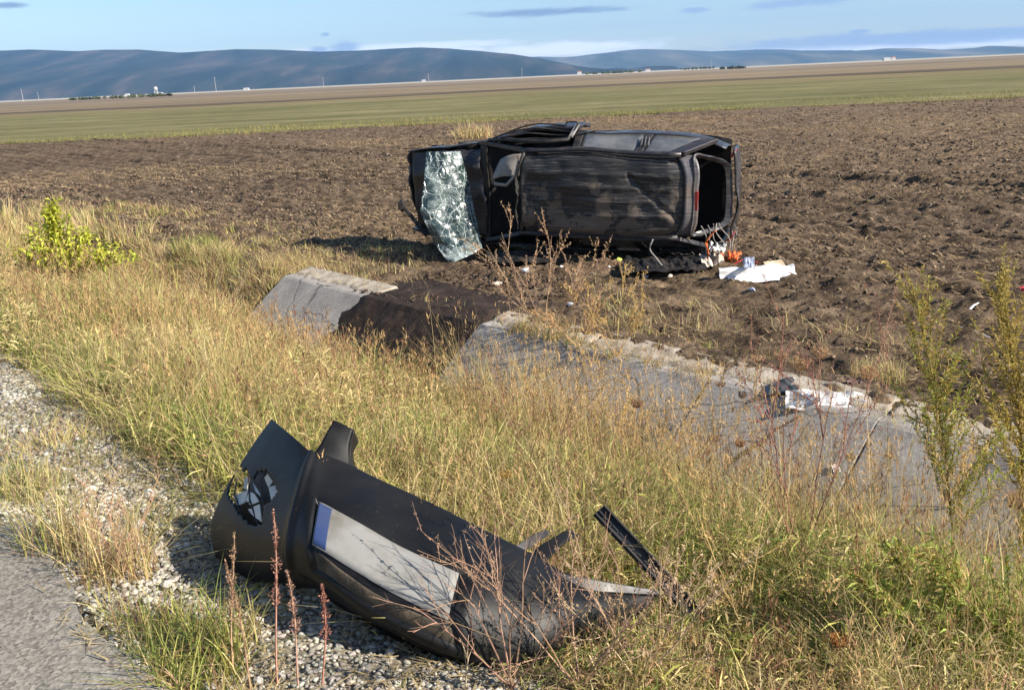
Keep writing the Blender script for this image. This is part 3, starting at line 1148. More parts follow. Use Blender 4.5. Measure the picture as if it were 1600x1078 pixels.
# fringe of yellow grass along the far edge of the ploughed field
n = 26000
x = r.uniform(-62, 62, n)
bnd = 53 + 2.2 * (fbm(x * .05, x * 0, 61, 3) - .5) * 2
y = bnd - .6 + 9 * r.random(n) ** 2.2
hh = r.uniform(.08, .34, n) * (.2 + 1.5 * np.maximum(fbm(x * .12, y * .3, 23, 3) - .2, 0))
c = np.where((r.random(n) < .7)[:, None], np.array([.36, .30, .10])[None], np.array([.22, .24, .07])[None]) * r.uniform(.7, 1.2, n)[:, None]
o, _ = blades('fringe_grass', np.stack([x, y, np.full(n, -.84)], -1), hh, np.full(n, .03), c, r, .5, M['grass'], 2)
tag(o, 'yellow grass fringe where the ploughed field meets the green meadow', 'grass', kind='stuff')


def tuft(name, px, py, n, spread, h, w, label, green, cat='grass tuft', rust=.05, lean=.6, group=None, up=0):
    p = put(px, py)
    a, q = r.uniform(0, 6.283, n), spread * np.sqrt(r.random(n))
    x, y = p.x + np.cos(a) * q, p.y + np.sin(a) * q
    c = grass_cols(x + 50, y, r, green, rust, 91)
    if green > .8:
        c = np.where((r.random(n) < .7)[:, None], np.where((r.random(n) < .6)[:, None], OLIVE[None], GREEN[None] * 1.2), c) * r.uniform(.7, 1.2, n)[:, None]
    base = empty(name, p, label, cat, group)
    o, tips = blades('blades', np.stack([np.cos(a) * q, np.sin(a) * q, np.full(n, -.02 + up)], -1), h * r.uniform(.4, 1.15, n), w * r.uniform(.6, 1.4, n), c, r, lean, M['grass'], 4, parent=base)
    o['kind'] = 'stuff'
    return base


tuft('grass_tuft', 95, 860, 330, .14, .34, .0042, 'tall yellow-green grass tuft at the asphalt edge, leftmost of the shoulder tufts', .5, rust=.1, lean=.45)
tuft('grass_tuft', 190, 895, 330, .13, .30, .0036, 'dry reddish grass tuft between the asphalt edge and the bumper shadow', .3, rust=.3, lean=.7)
tuft('grass_tuft', 300, 1050, 420, .17, .22, .0046, 'bushy yellow-green grass tuft at the bottom of the picture beside the asphalt', .7, rust=.12, lean=.8)
tuft('grass_tuft', 235, 985, 260, .12, .17, .004, 'low straw-coloured tuft on the crumbling asphalt edge', .45, rust=.2, lean=.9)
tuft('grass_tuft', 350, 1000, 240, .12, .2, .004, 'small green tuft at the foot of the red dock stalks', .6, rust=.2, lean=.8)
tuft('grass_tuft', 30, 770, 260, .16, .22, .004, 'sparse yellow tuft at the left edge of the picture on the gravel', .3, lean=.7)
tuft('grass_tuft', 742, 216, 420, .9, .8, .03, 'orange-tan dry grass clump in the field right behind the car', 0.0, rust=.25, lean=.6)
tuft('grass_tuft', 1085, 556, 420, .30, .15, .006, 'dark green low weed clump on the field edge above the slabs', .55, rust=.2, lean=.9)
tuft('grass_tuft', 1180, 565, 380, .30, .14, .006, 'olive weed clump beside the brown seed heads on the field edge', .5, rust=.35, lean=.9)
tuft('grass_tuft', 1370, 590, 500, .22, .18, .005, 'matted tan grass clump beside the white sheet on the slab', .1, rust=.3)
tuft('grass_tuft', 305, 392, 500, .35, .30, .01, 'round green and yellow tuft on the field edge right of the leafy shrub', .8)
tuft('grass_tuft', 460, 410, 600, .5, .28, .009, 'flattened orange grass on the bank left of the car shadow', .05, rust=.4, lean=1.0)
tuft('grass_tuft', 1585, 850, 500, .06, .12, .004, 'rust-brown tangled seed clump at the right edge of the picture', 0, rust=.95, lean=1.0, up=.25)

# dry litter lying on the gravel
n = 16000
u = 1.0 + 10 * r.random(n) ** 1.3
v = .62 + .95 * r.random(n)
k = r.random(n) < np.clip((fbm(u * 1.5, v * 2.5, 88, 3) - .38) * 5, .03, 1)
u, v = u[k], v[k]
n = len(u)
x, y = uv2xy(u, v)
P = np.stack([x, y, prof(v) + .008], -1)
a = r.uniform(0, 6.283, n)
l = r.uniform(.02, .09, n)
d = np.stack([np.cos(a) * l, np.sin(a) * l, r.uniform(-.05, .25, n) * l], -1)
w = np.stack([-np.sin(a), np.cos(a), 0 * a], -1) * r.uniform(.0010, .0034, n)[:, None]
V = np.stack([P - w, P + w, P + d + w * .5, P + d - w * .5], 1).reshape(-1, 3)
tag(np_mesh('litter', V, [(4 * np.arange(n))[:, None] + np.array([[0, 1, 2, 3]])], M['grass'], np.repeat(TAN[None] * r.uniform(.4, 1.2, n)[:, None], 4, 0)), 'dry grass litter lying on the gravel shoulder', 'litter', kind='stuff')


def shoulder_den(u, v):
    return np.clip((fbm(u * 1.1, v * 1.6, 89, 3) - .41) * 5, 0, 1) * np.where((u < 3.2) & (v > .9), .12, 1)


grass_patch('shoulder_grass', 24000, 1.2, 12, .70, 1.5, .13, .0035, 'short sparse dry grass growing through the gravel', .5, .15, .9, 1.0, 1.0, shoulder_den, sig=.04)

# ------------------------------------------------------------------ plants
def rv(a=1.0):
    return Vector((random.uniform(-a, a), random.uniform(-a, a), random.uniform(-a, a)))


def bend(p0, d, L, n, droop=0.0, wob=.1):
    pts, p, d = [Vector(p0)], Vector(p0), Vector(d).normalized()
    for i in range(n):
        d = (d + rv(wob) + Vector((0, 0, -droop))).normalized()
        p = p + d * (L / n)
        pts.append(p.copy())
    return pts


def along(pts, t):
    q = t * (len(pts) - 1)
    i = min(int(q), len(pts) - 2)
    return pts[i].lerp(pts[i + 1], q - i), (pts[i + 1] - pts[i]).normalized()


def vary(c, a=.2):
    k = random.uniform(1 - a, 1 + a)
    return tuple(max(.005, x * k * random.uniform(.94, 1.06)) for x in c)


def weed(px, py, top, label, green, spike, nb, L0, Y=None):
    """tall feathery weed: main stem, rising branches, narrow leaves"""
    base = put(px, py)
    tip = at_y(*top, base.y + .05)
    root = empty('tall_weed', base, label, 'weed', 'tall feathery weeds')
    H = (tip - base).length
    main = [base.lerp(tip, t) + Vector((math.sin(t * 3) * .03 * H, 0, 0)) for t in np.linspace(0, 1, 9)]
    st, lf = MB(), MB()
    st.tube(main, .0075, .002, 5, vary((.22, .17, .07)))
    for k in range(nb):
        t = .16 + .80 * (k + random.random()) / nb
        p, d = along(main, t)
        a = random.uniform(0, 6.283)
        out = Vector((math.cos(a), math.sin(a), 0))
        L = L0 * (1.05 - .75 * t) * random.uniform(.7, 1.2)
        br = bend(p, d * .9 + out * random.uniform(.3, .85), L, 5, -.07, .10)
        st.tube(br, .0024, .0009, 4, vary((.25, .2, .08)))
        m_ = int(L * 150)
        for i in range(m_):
            q = (i + .5) / m_
            lp, ld = along(br, q)
            g = green if random.random() > spike * t else (.46, .34, .10)
            lf.leaf(lp, ld * .8 + rv(.75), random.uniform(.025, .055) * (1.15 - .3 * t), random.uniform(.006, .012), vary(g, .35))
    for i in range(int(H * 130)):
        t = random.uniform(.05, 1)
        p, d = along(main, t)
        lf.leaf(p, d * .7 + rv(.8), random.uniform(.03, .08) * (1.15 - .6 * t), random.uniform(.006, .012), vary(green if t < .75 else (.40, .33, .09), .35))
    for q in (st, lf):
        q.v = [tuple(Vector(p) - base) for p in q.v]
    st.build('stem', M['stalk'], root)
    lf.build('leaves', M['leaf'], root)


random.seed(21)
weed(1492, 905, (1420, 438), 'tall green feathery weed with yellow tip in front of the grey slab', (.40, .42, .09), .9, 62, .66)
weed(1598, 860, (1556, 425), 'tall yellow-brown feathery weed at the right edge of the picture', (.50, .40, .11), .7, 66, .62)
weed(1540, 1075, (1340, 900), 'green leaning weed spray in the lower right corner', (.34, .38, .09), .4, 26, .34)
weed(1630, 1078, (1440, 865), 'second green weed spray, nearest the right edge of the picture', (.34, .38, .09), .4, 26, .34)

for px, py, tp, lab, gc in ((1460, 1000, (1395, 860), 'short bright green weed at the foot of the tall green one', (.36, .40, .09)),
                            (1585, 960, (1590, 800), 'green-yellow weed against the right edge of the picture below the tall one', (.40, .39, .09))):
    weed(px, py, tp, lab, gc, .4, 18, .26)


def shrub(label, px, py, top, spread, n, col):
    base = put(px, py)
    root = empty('leafy_shrub', base, label, 'shrub')
    st, lf = MB(), MB()
    tipz = at_y(*top, base.y).z
    H = tipz - base.z
    for k in range(n):
        a = random.uniform(0, 6.283)
        lean = random.random() ** 1.3 * spread
        h = H * (1 - .72 * (lean / max(spread, .01)) ** .8) * random.uniform(.85, 1.0)
        if k == 0:
            lean, h = .05, H
        p1 = base + Vector((math.cos(a) * lean, math.sin(a) * lean * .6, h))
        pts = [base + (p1 - base) * t + Vector((0, 0, .12 * H * math.sin(math.pi * t))) * .6 for t in np.linspace(0, 1, 7)]
        st.tube(pts, .012, .003, 5, vary((.13, .09, .05)))
        m_ = int(80 * (h / H + .3))
        for i in range(m_):
            t = random.uniform(.35, 1.0)
            p, d = along(pts, t)
            lf.leaf(p + rv(.05), d * .3 + rv(1), random.uniform(.04, .08), random.uniform(.025, .045), vary(col if random.random() > .2 else (.45, .40, .06), .35), .3)
    for q in (st, lf):
        q.v = [tuple(Vector(p) - base) for p in q.v]
    st.build('stem', M['stalk'], root)
    lf.build('foliage', M['leaf'], root)


shrub('bright yellow-green leafy shrub standing in the dry grass on the left', 105, 455, (97, 312), 1.0, 36, (.52, .54, .08))


def dock(px, base_py, top, label, col, heads=.5):
    base = put(px, base_py)
    tip = at_y(*top, base.y)
    root = empty('dock_stalk', base, label, 'weed', 'red dock stalks beside the bumper')
    st, sd_ = MB(), MB()
    main = [base.lerp(tip, t) + Vector((math.sin(t * 4 + px) * .008, 0, 0)) for t in np.linspace(0, 1, 8)]
    st.tube(main, .0036, .0012, 5, col)
    for i in range(330):
        t = 1 - heads * random.random() ** .9
        p, d = along(main, t)
        rr = .019 * (1.1 - .7 * max(0, (t - (1 - heads)) / heads)) * random.uniform(.2, 1) * (.55 + .45 * math.sin(t * 38))
        a = random.uniform(0, 6.283)
        off = Vector((math.cos(a) * rr, math.sin(a) * rr, random.uniform(-.004, .006)))
        sd_.leaf(p + off, off + Vector((0, 0, .01)) + rv(.006), random.uniform(.006, .011), random.uniform(.004, .007), vary(col, .4))
    for q in (st, sd_):
        q.v = [tuple(Vector(p) - base) for p in q.v]
    st.build('stem', M['stalk'], root)
    sd_.build('seed_spike', M['leaf'], root)


random.seed(5)
dock(368, 1060, (362, 835), 'pale tan dock stalk, leftmost of the stalks in front of the bumper', (.46, .30, .18), .62)
dock(438, 1072, (424, 800), 'tallest pink-red dock stalk rising in front of the bumper lamp hole', (.46, .24, .17), .55)
dock(470, 1070, (447, 893), 'short thin dock stalk just right of the tallest red one', (.44, .27, .19), .55)
dock(508, 1078, (503, 915), 'red dock stalk in front of the number plate end of the bumper', (.42, .20, .14), .55)
dock(395, 1078, (352, 880), 'slender brown dock stalk leaning left by the green tuft', (.36, .22, .14), .5)


def branchy(px, py, L, n, label, col, seeds, name='dry_weed', spread=.8, up=1.0, cat='dry weed', rr=.003, lift=0, gen=2, group=None):
    """dead branching weed: forked stems with bits of seed along the twigs"""
    base = put(px, py)
    root = empty(name, base, label, cat, group)
    st, sd_ = MB(), MB()

    def grow(p, d, L, rad_, depth):
        pts = bend(p, d, L, 6, -.01, .12)
        st.tube(pts, rad_, rad_ * .35, 4, vary(col, .25))
        if depth > 0:
            for k in range(random.randint(3, 5)):
                q, dd = along(pts, random.uniform(.25, .95))
                grow(q, dd + rv(.75) + Vector((0, 0, .2)), L * random.uniform(.3, .55), rad_ * .55, depth - 1)
        if seeds and depth < gen:
            for k in range(int(L * 75)):
                q, dd = along(pts, random.uniform(.2, 1))
                sd_.leaf(q, rv(1), random.uniform(.008, .02) * seeds, random.uniform(.005, .010) * seeds, vary(tuple(c * 1.25 for c in col), .35))
    for k in range(n):
        a = 6.283 * (k + random.random()) / n
        grow(Vector((0, 0, lift)), Vector((math.cos(a) * spread, math.sin(a) * spread * .6, up)), L * random.uniform(.7, 1.05), rr, gen)
    st.build('stem', M['stalk'], root)
    if seeds:
        sd_.build('seed_pods', M['leaf'], root)


random.seed(31)
branchy(852, 530, 1.12, 7, 'large dry tan branching weed in front of the overturned car', (.46, .30, .18), 1.5, spread=.75, rr=.005)
branchy(965, 560, .62, 5, 'golden dry weed on the bank right of the large branching one', (.50, .34, .13), 1.4, spread=.6, rr=.004)
branchy(905, 545, .45, 5, 'low orange dry weed between two taller ones on the bank', (.48, .30, .14), 1.4, spread=.9, rr=.004)
branchy(668, 575, .34, 5, 'small dark curled dead plant against the bare earth of the ditch', (.16, .10, .075), 1.3, spread=.8, rr=.003)
branchy(290, 470, .75, 5, 'bare reddish brush beside the leafy shrub', (.24, .14, .10), 0, spread=.9, rr=.004)
branchy(345, 490, .7, 6, 'pale dead brush hanging over the left end of the ditch', (.36, .28, .20), 0, spread=1.2, rr=.004)
branchy(800, 1078, .52, 6, 'tangle of bare brown twigs in front of the right end of the bumper', (.34, .20, .13), .0, spread=.75, rr=.0032)
branchy(905, 1078, .55, 6, 'bare brown twigs below the black trim strip', (.38, .24, .15), .6, spread=.8, rr=.0032)
branchy(1000, 1070, .5, 5, 'dry pale twigs at the lower middle right of the bumper', (.42, .30, .18), .8, spread=.8, rr=.003)
branchy(728, 1075, .2, 1, 'single bare bent twig before the bumper', (.45, .33, .22), 0, spread=.15, rr=.0026, gen=1)
branchy(190, 905, .42, 5, 'reddish bare weed stems in the tuft at the asphalt edge', (.40, .24, .14), .7, spread=.95, rr=.0028)
branchy(1250, 905, .95, 4, 'slender red-brown branching weed standing before the slab with the stick', (.28, .13, .09), .9, spread=.28, rr=.0042)
branchy(1310, 900, .7, 4, 'dull brown branching weed left of the tall green weed', (.34, .22, .13), .9, spread=.5, rr=.0034)
branchy(850, 800, .75, 3, 'thin upright brown weed in the grass above the middle of the bumper', (.30, .19, .11), .8, spread=.3, rr=.0034)
branchy(1170, 1000, .5, 4, 'golden forked weed in the grass right of the black strip', (.46, .32, .13), .9, spread=.6, rr=.003)

for px, py, Lh, lab in ((905, 745, .85, 'tall golden dry weed before the first slab right of the gap'), (960, 760, .95, 'tallest golden dry weed hiding the first slab joint'), (1015, 790, .8, 'golden dry weed left of the brown seed heads before the second slab'),
                       (1075, 810, .7, 'reddish golden weed under the second slab'), (840, 690, .7, 'slim golden weed right of the bare earth in the ditch'), (1500, 800, .5, 'pale thin weed between the two tall feathery weeds')):
    branchy(px, py, Lh, 4, lab, (.52, .36, .13), 1.2, spread=.32, rr=.0036)


def carrot(px, py, H, size, label, col, lean=0):
    size *= 1.45
    base = put(px, py)
    root = empty('seed_head_plant', base, label, 'dry flower', 'dead umbel seed heads')
    st, hd = MB(), MB()
    pts = bend((0, 0, 0), (lean, 0, 1), H, 6, 0, .05)
    st.tube(pts, .003, .0018, 5, vary((.42, .28, .15)))
    top, d = pts[-1], (pts[-1] - pts[-2]).normalized()
    for k in range(34):
        a = 6.283 * k / 34 + random.uniform(-.1, .1)
        w = size * random.uniform(.35, 1)
        e = top + Vector((math.cos(a) * w, math.sin(a) * w, size * random.uniform(.6, 1.15)))
        mid = top + Vector((math.cos(a) * w * .95, math.sin(a) * w * .95, size * .42))
        hd.tube([top, mid, e], .0016, .001, 3, vary(col, .2))
        for j in range(5):
            hd.leaf(e, rv(1) + Vector((0, 0, .4)), size * .28, size * .15, vary(col, .3))
    st.build('stem', M['stalk'], root)
    hd.build('seed_head', M['leaf'], root)


random.seed(41)
HC = (.42, .25, .12)
carrot(1243, 665, .42, .050, 'pale open seed head standing before the field above the white sheet', (.52, .34, .17))
carrot(1277, 640, .38, .048, 'light brown seed head just right of the pale open one', (.50, .32, .17))
carrot(1213, 640, .36, .034, 'small seed head left of the pale open one on the rim', (.50, .33, .18))
carrot(1176, 640, .34, .038, 'straw seed head at the left of the row on the rim', (.46, .32, .18))
carrot(1125, 655, .26, .026, 'small yellow-brown seed head over the joint of the slabs', HC)
carrot(1155, 665, .22, .026, 'dark brown small seed head on the pale rim dust', (.24, .14, .08))
carrot(1116, 820, .62, .030, 'curled brown seed head in front of the second slab', (.36, .19, .10))
carrot(1200, 855, .52, .024, 'brown oval seed head low in front of the slab with the stick', (.38, .22, .11))
carrot(1142, 860, .50, .02, 'tiny orange seed head left of the oval brown one', (.46, .26, .12))
carrot(985, 800, .55, .022, 'brown seed head rising left of the second slab', (.34, .19, .10))
carrot(1320, 830, .46, .024, 'rust seed head in front of the broken white scrap', (.44, .26, .13))
carrot(1385, 800, .38, .022, 'small brown seed head touching the stem of the tall green weed', (.40, .24, .12))
carrot(1355, 640, .22, .05, 'wide tan seed clump beside the right end of the white sheet', (.52, .33, .17))
carrot(1310, 1070, .14, .022, 'orange dry seed head low in the bottom right grass', (.50, .24, .08))
carrot(800, 850, .30, .018, 'small yellow dry flower in the grass above the bumper', (.58, .40, .13))
carrot(1440, 760, .5, .018, 'small dry flower behind the tall green weed', (.46, .30, .14))

# ------------------------------------------------------------------ things far away on the plain
M['far_wall'] = plain_mat('whitewash', (.58, .57, .55), .8)
M['far_roof'] = plain_mat('far_roof', (.33, .16, .11), .8)
M['pole'] = plain_mat('pole_paint', (.45, .45, .45), .6)


def house(px, Y, w, h, label, roof=True):
    p = at_y(px, 100, Y)
    w, h = w * .6, h * .6
    root = empty('farm_building', (p.x, Y, -.8), label, 'building', 'small buildings far off on the plain')
    b = MB()
    b.box((0, 0, h / 2), (w, w * .6, h))
    b.build('wall', M['far_wall'], root)
    b = MB()
    rh = h * .45
    vs = [(-w * .54, -w * .34, h), (w * .54, -w * .34, h), (w * .54, w * .34, h), (-w * .54, w * .34, h), (-w * .5, 0, h + rh), (w * .5, 0, h + rh)]
    b.add(vs, [(0, 1, 5, 4), (2, 3, 4, 5), (0, 4, 3), (1, 2, 5), (0, 3, 2, 1)])
    b.build('roof', M['far_roof'] if roof else M['far_wall'], root)


for a in ((191, 1500, 11, 4, 'low white building on the plain near the left, right of the dark hedge', False), (243, 1500, 14, 3.5, 'long low white shed under the white tank', False),
          (380, 1900, 18, 5, 'white shed on the plain left of the middle of the hills', False), (905, 2100, 16, 9, 'white building at the foot of the right end of the hills', True),
          (1012, 2200, 20, 7, 'small red-roofed building on the plain above the car', True), (1385, 1800, 22, 6, 'white shed on the skyline at the right', False),
          (1395, 2200, 16, 9, 'pale house behind the skyline shed at the right', True), (660, 2100, 14, 5, 'tiny white building before the highest hill', False)):
    house(*a)
p = at_y(237, 100, 1400)
root = empty('water_tank', (p.x, 1400, -.8), 'white round tank on legs on the plain before the left hills', 'tank')
b = MB()
b.blob((0, 0, 9), 3.2, jag=.0)
b.build('tank', M['far_wall'], root, smooth=True)
b = MB()
for a in range(4):
    t = math.pi / 4 + a * math.pi / 2
    b.tube([(3 * math.cos(t), 3 * math.sin(t), 0), (2.4 * math.cos(t), 2.4 * math.sin(t), 7)], .5, .4, 5)
b.build('legs', M['pole'], root)
poles = [(25, 900, 12, 'white pole on the plain at the left edge'), (50, 1000, 9, 'short white pole right of the leftmost pole'), (332, 900, 15, 'tall pale pylon pole in the middle of the left plain'),
         (298, 1000, 8, 'short pole just left of the tall pale one'), (815, 1000, 11, 'pale pole on the skyline before the hill gap'), (502, 1000, 11, 'thin pole below the small cloud over the hills'),
         (668, 1000, 9, 'thin pole below the highest hill'), (1112, 1200, 12, 'thin pole on the skyline right of the car')]
for px, Y, h, lab in poles:
    p = at_y(px, 100, Y)
    root = empty('utility_pole', (p.x, Y, -.8), lab, 'pole', 'poles far off on the plain')
    b = MB()
    b.tube([(0, 0, 0), (0, 0, h)], .24, .16, 6)
    b.build('mast', M['pole'], root)
    b = MB()
    b.box((0, 0, h * .92), (1.6, .2, .2))
    b.build('crossarm', M['pole'], root)
for px, Y, w, h, lab in ((128, 700, 28, 4, 'dark hedge on the plain near the left, before the hills'), (212, 640, 42, 4.5, 'long green hedge below the white tank'), (1145, 900, 26, 5, 'dark row of bushes on the skyline above the car'),
                         (960, 1500, 90, 8, 'dark tree belt at the foot of the far hills'), (1090, 1700, 60, 8, 'tree belt on the skyline left of the middle pole')):
    p = at_y(px, 100, Y)
    h *= .55
    b = MB()
    for k in range(40):
        b.blob((p.x + random.uniform(-w / 2, w / 2), Y + random.uniform(-4, 4), -.8 + h * .4), (w * .035, 2, h * random.uniform(.25, .62)), vary((.05, .06, .025), .4), .4)
    tag(b.build('hedge', M['stalk']), lab, 'hedge', 'dark hedges far off on the plain')

# ------------------------------------------------------------------ materials of car and debris
def make_paint(name, base, dirt, lo, hi, scr=0, rough=.38, low=0):
    """dark car paint, scraped along the length and caked with earth"""
    m, nt, b = new_mat(name)
    vec = coords(nt)
    f = tex_noise(nt, vec, 2.4, 8, .66)
    if low:                                           # more earth where the car scraped along the ground
        sx_ = nt.nodes.new('ShaderNodeSeparateXYZ')
        nt.links.new(vec, sx_.inputs[0])
        ml = nt.nodes.new('ShaderNodeMath')
        ml.operation = 'MULTIPLY_ADD'
        nt.links.new(sx_.outputs['Z'], ml.inputs[0])
        ml.inputs[1].default_value = -low
        ml.inputs[2].default_value = low * .8
        ma = nt.nodes.new('ShaderNodeMath')
        nt.links.new(ml.outputs[0], ma.inputs[0])
        nt.links.new(f, ma.inputs[1])
        f = ma.outputs[0]
    d = ramp(nt, f, [(lo, (0,) * 3), (hi, (1,) * 3)])
    c = mixc(nt, d, base, dirt)
    if scr:
        sv = coords(nt, (.9, 1, 26))
        s1 = tex_noise(nt, sv, 3.0, 7, .72)
        c = mixc(nt, ramp(nt, s1, [(.53, (0,) * 3), (.60, (scr,) * 3)]), c, (.17, .145, .125))
        s2 = tex_noise(nt, sv, 1.4, 5, .7)
        c = mixc(nt, ramp(nt, s2, [(.36, (.8,) * 3), (.46, (0,) * 3)]), c, (.012, .011, .012))
    nt.links.new(c, b.inputs['Base Color'])
    b.inputs['Specular IOR Level'].default_value = .5
    nt.links.new(ramp(nt, f, [(lo - .1, (rough,) * 3), (hi, (.9,) * 3)]), b.inputs['Roughness'])
    g = tex_noise(nt, vec, 22, 5, .7)
    bump(nt, b, g, .25, .01)
    return m


DIRT = (.115, .086, .066)
M['roof_paint'] = make_paint('scraped_roof_paint', (.020, .019, .019), (.13, .098, .074), .53, .575, .8, .5, .16)
M['paint'] = make_paint('dark_car_paint', (.026, .024, .028), (.10, .078, .062), .56, .74, .25, .26)
M['paint_silver'] = make_paint('dusty_violet_paint', (.10, .092, .10), (.14, .108, .085), .46, .62, .4, .28)
M['paint_frame'] = make_paint('scuffed_frame_paint', (.045, .042, .046), (.12, .095, .075), .5, .68, .5, .25)
M['trim'] = plain_mat('black_trim', (.016, .016, .017), .55, .4, dirt=(.06, .048, .038))
M['inside'] = plain_mat('cabin_lining', (.022, .022, .023), .9, .1, dirt=(.035, .03, .028))
M['seat'] = plain_mat('seat_cloth', (.032, .032, .036), .95, .1)
M['grey_plastic'] = plain_mat('grey_plastic', (.30, .275, .255), .7, .3, dirt=(.17, .145, .125))
M['red_lens'] = plain_mat('red_lens', (.30, .03, .025), .4, .4)
M['rubber'] = plain_mat('tyre_rubber', (.02, .02, .02), .9, .2, dirt=(.07, .055, .04))
M['alloy'] = plain_mat('wheel_metal', (.4, .4, .41), .4, .5, .8)
M['metal'] = plain_mat('bare_metal', (.35, .34, .34), .4, .5, .6)


def make_glass():
    m, nt, b = new_mat('dusty_side_glass')
    vec = coords(nt)
    f = tex_noise(nt, vec, 3, 6)
    nt.links.new(ramp(nt, f, [(.35, (.07, .075, .08)), (.7, (.19, .185, .175))]), b.inputs['Base Color'])
    b.inputs['Roughness'].default_value = .16
    b.inputs['Specular IOR Level'].default_value = .9
    return m


def make_cracked():
    m, nt, b = new_mat('shattered_windscreen')
    vec = coords(nt)
    warp = nt.nodes.new('ShaderNodeTexNoise')
    warp.inputs['Scale'].default_value = 5
    nt.links.new(vec, warp.inputs['Vector'])
    wv = mixc(nt, .12, vec, warp.outputs['Color'], 'ADD')
    masks_ = []
    for sc, wd in ((4.2, .016), (11, .030), (34, .075)):
        v = nt.nodes.new('ShaderNodeTexVoronoi')
        v.feature = 'DISTANCE_TO_EDGE'
        v.inputs['Scale'].default_value = sc
        nt.links.new(wv, v.inputs['Vector'])
        masks_.append(ramp(nt, v.outputs['Distance'], [(0, (1,) * 3), (wd, (0,) * 3)]))
    zone = ramp(nt, tex_noise(nt, vec, 2.2, 5, .6), [(.44, (0,) * 3), (.66, (1,) * 3)])
    masks_[1] = mixc(nt, 1.0, masks_[1], ramp(nt, tex_noise(nt, vec, 3.7, 4, .6), [(.42, (.08,) * 3), (.6, (.9,) * 3)]), 'MULTIPLY')
    fine = mixc(nt, 1.0, masks_[2], zone, 'MULTIPLY')
    cr_ = mixc(nt, 1.0, masks_[0], mixc(nt, 1.0, masks_[1], fine, 'LIGHTEN'), 'LIGHTEN')
    pale = mixc(nt, zone, (.035, .06, .06), (.30, .37, .36))
    col_ = mixc(nt, cr_, pale, (.66, .74, .72))
    nt.links.new(col_, b.inputs['Base Color'])
    b.inputs['Roughness'].default_value = .22
    b.inputs['Specular IOR Level'].default_value = .8
    al = mixc(nt, cr_, mixc(nt, zone, (.72, .72, .72), (.93, .93, .93)), (1, 1, 1))
    nt.links.new(al, b.inputs['Alpha'])
    bump(nt, b, cr_, .6, .012)
    return m


M['glass'] = make_glass()
M['cracked'] = make_cracked()

# ------------------------------------------------------------------ the overturned car
YAW, PIT = rad(20), rad(2.0)
CAR_ROT = Euler((0, PIT, -YAW), 'XYZ')
RC = at_y(940, 305, 11.45)
_off = CAR_ROT.to_matrix() @ Vector((.72, .62 - 1.25, .82))
car = empty('overturned_car', RC - _off, 'wrecked dark estate car lying on its side in the ploughed field', 'car', rot=CAR_ROT)


def L(x, s, h, k=1.0):
    """car coordinates: x to the rear, s across (up, as it lies), h above the sills (towards us) -> local point, knocked out of shape"""
    f = min(1, max(0, (-.35 - x) / 1.3))
    if s > 0:
        s = s * (.95 - .32 * f)                         # the upper front corner is crushed
    if x > 1.0:                                       # the tail draws in
        s = s * (1 - .15 * min(1, (x - 1.0) / 1.25) ** 2)
    p = Vector((x, .62 - h, s + .82))
    return p + mnoise.noise_vector(p * 1.25 + Vector((3, 1, 7))) * .040 * k + mnoise.noise_vector(p * 6.5) * .006 * k


def flank(sign):
    def fn(a, t):
        x = -2.28 + 4.5 * a
        h = .76 - .74 * t
        tap = .10 * max(0, (abs(x) - 1.55) / .7) ** 2
        s = sign * (.745 + .06 * math.sin(math.pi * min(1, .25 + .75 * t)) - tap)
        if x < -1.0:
            h = h - .10 * (1 - t) * min(1, (-1.0 - x) / 1.2)
        return L(x, s, h)

    def keep(a, t):
        x, h = -2.28 + 4.5 * a, .76 - .74 * t
        return all((x - cx) ** 2 + (h - .06) ** 2 > .35 ** 2 for cx in (-1.42, 1.35))
    b = MB()
    b.grid(fn, 54, 14, keep=keep)
    return b


flank(1).build('side_panel', M['paint'], car, smooth=True, solid=.02)
flank(-1).build('side_panel', M['paint'], car, smooth=True, solid=.02)
# roof skin with pressed beads and dents
b = MB()


def roof(a, t):
    s = -.545 + 1.09 * t
    e = abs(s) / .545
    x0, x1 = -.38 + .05 * e ** 3, 1.78 - .14 * e ** 4
    x = x0 + (x1 - x0) * a
    h = 1.265 - .11 * e ** 5 - .02 * (2 * a - 1) ** 2 - .05 * max(0, (a - .86) / .14) ** 2
    h += .012 * (math.sin(t * math.pi * 6) ** 6) * (.08 < a < .93) * (e < .93)
    dent = -.06 * math.exp(-(((x - .25) / .32) ** 2 + ((s + .25) / .22) ** 2)) - .04 * math.exp(-(((x - 1.25) / .3) ** 2 + ((s - .1) / .3) ** 2))
    dent -= .05 * math.exp(-((x + .2) / .12) ** 2) * (.5 + .5 * math.sin(s * 9 + 1)) + .035 * max(0, .06 - abs(s + .9 * (x - 1.35))) / .06 * (x > 1.05)
    return L(x, s, h + dent + .014 * mnoise.noise((x * 5, s * 5, 2)))


b.grid(roof, 90, 60)
b.build('roof', M['roof_paint'], car, smooth=True, solid=.015)
b = MB()
b.grid(lambda a, t: L(-.34 + 2.0 * a, -.50 + 1.0 * t, 1.17), 10, 8)
b.build('headliner', M['inside'], car)
for sg in (1, -1):                                    # rails along the roof edge, with a bright drip moulding
    b = MB()
    b.tube([L(x, sg * .565, 1.155, 1) for x in np.linspace(-.42, 1.70, 14)], .036, .036, 8)
    b.build('roof_rail', M['paint'], car, smooth=True)
    b = MB()
    b.tube([L(x, sg * .535, 1.205, 1) for x in np.linspace(-.15, 1.64, 14)], .010, .010, 5)
    b.build('drip_moulding', M['trim'], car)
b = MB()
b.tube([L(-.38 - .03 * math.sin(s * 7), s, 1.215 - .06 * (abs(s) / .56) ** 4) for s in np.linspace(-.56, .56, 15)], .026, .026, 7)
b.build('windscreen_header', M['trim'], car, smooth=True)


